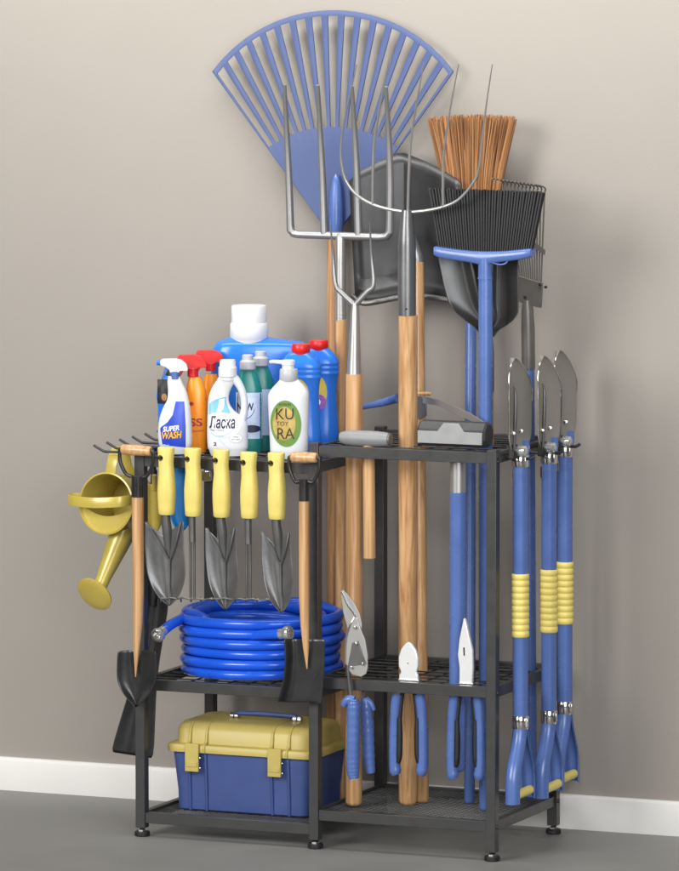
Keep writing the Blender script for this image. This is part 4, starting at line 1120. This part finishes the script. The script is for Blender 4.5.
# big blue detergent jug
b = Bottle('detergent_jug', 'large blue detergent jug with tall white cap at the back of the top shelf', 'jug', .315,
    [(337.5, 228, 270), (339.5, 222, 286), (342, 217, 304), (347, 213, 309), (356, 211, 311), (380, 210, 312), (415, 210, 312), (434, 211, 311), (437, 213, 309)], M['jug'], .42, 3.2)
cap(b, 249, [(17.2, 305.2), (17.9, 306.2), (17.9, 322.3), (18.2, 322.6), (19.2, 324), (19.4, 336.8), (18.5, 338.2), (18, 342)], M['white'])

# blue jugs with red caps
def jug(label, Y, x, dy, dw):
    b = Bottle('cleaner_jug', label, 'jug', Y,
        [(352+dy, x+10, x+29), (354+dy, x+6, x+31.5), (360+dy, x+2, x+37), (366+dy, x, x+40), (369+dy, x+.4, x+39.4), (371+dy, x-.2, x+40), (374.2+dy, x+.6, x+39.4), (376.5+dy, x-.2, x+40), (379.5+dy, x+.8, x+39), (386+dy, x+2, x+38), (398+dy, x+2.5, x+37.5), (420+dy, x+2, x+38.4), (440+dy, x+.5, x+39.8), (452+dy, x+1.5, x+39)], M['jug'], .62, 2.8, group='blue jugs with red caps', rot=YAW-.12)
    cap(b, x+19.5, [(8.9, 344+dy), (9.5, 344.8+dy), (9.6, 350.5+dy), (9, 351.5+dy), (8.2, 354+dy)], M['red'])
    lb = b.ell(x+18, 395+dy, 11, 17, M['lyellow'])
    b.ell(x+19, 405+dy, 9.5, 8, M['lpurple'], 'emblem', par=lb, eps=.0012)
    b.stroke([(x+13, 424+dy), (x+18, 419+dy), (x+21, 412+dy), (x+20, 404+dy)], 2, M['lpurple'], 'print_line', b.body)
    b.ell(x+20, 405+dy, 2.5, 3, M['lwhite'], 'emblem', par=lb, eps=.0017)
jug('blue jug with red cap in front of its twin, behind the white pump bottle', .165, 281.5, 0, 0)
jug('blue jug with red cap and yellow label, rightmost of the bottles', .25, 299.5, -4, 0)

# ------------------------------------------------------------------ light
w = bpy.data.worlds.new('World'); SC.world = w; w.use_nodes = True
N = w.node_tree.nodes; Lk = w.node_tree.links; bg = N['Background']; bg.inputs[1].default_value = 0.13
tc = N.new('ShaderNodeTexCoord'); sp_ = N.new('ShaderNodeSeparateXYZ'); rp = N.new('ShaderNodeValToRGB')   # studio: dim below, light above
Lk.new(tc.outputs['Generated'], sp_.inputs[0]); Lk.new(sp_.outputs['Z'], rp.inputs['Fac'])
rp.color_ramp.elements[0].position = 0.0; rp.color_ramp.elements[0].color = (.45, .45, .46, 1)
rp.color_ramp.elements[1].position = 0.6; rp.color_ramp.elements[1].color = (1.2, 1.2, 1.2, 1)
Lk.new(rp.outputs['Color'], bg.inputs[0])
def area(name, loc, tgt, size, e, col=(1, 1, 1), spread=180, sy=None):
    l = bpy.data.lights.new(name, 'AREA'); l.energy = e; l.color = col; l.spread = math.radians(spread)
    l.size = size
    if sy: l.shape = 'RECTANGLE'; l.size_y = sy
    o = bpy.data.objects.new(name, l); COL.objects.link(o); o.location = loc
    o.rotation_euler = (V(tgt)-V(loc)).to_track_quat('-Z', 'Y').to_euler(); return o
area('key_softbox', (-1.7, -5.4, 2.9), (0.45, .2, .9), 2.6, 310, (1, .985, .96))
area('fill_softbox', (3.4, -4.6, 2.2), (0.5, .2, .8), 2.6, 190, (.97, .985, 1))
area('top_softbox', (0.5, -0.35, 3.1), (0.5, .45, 2.0), 3.6, 37, (1, .99, .965), spread=110, sy=.5)
SC.view_settings.view_transform = 'Standard'; SC.view_settings.look = 'None'
SC.view_settings.exposure = 0; SC.view_settings.gamma = 1
SC.render.engine = 'CYCLES'
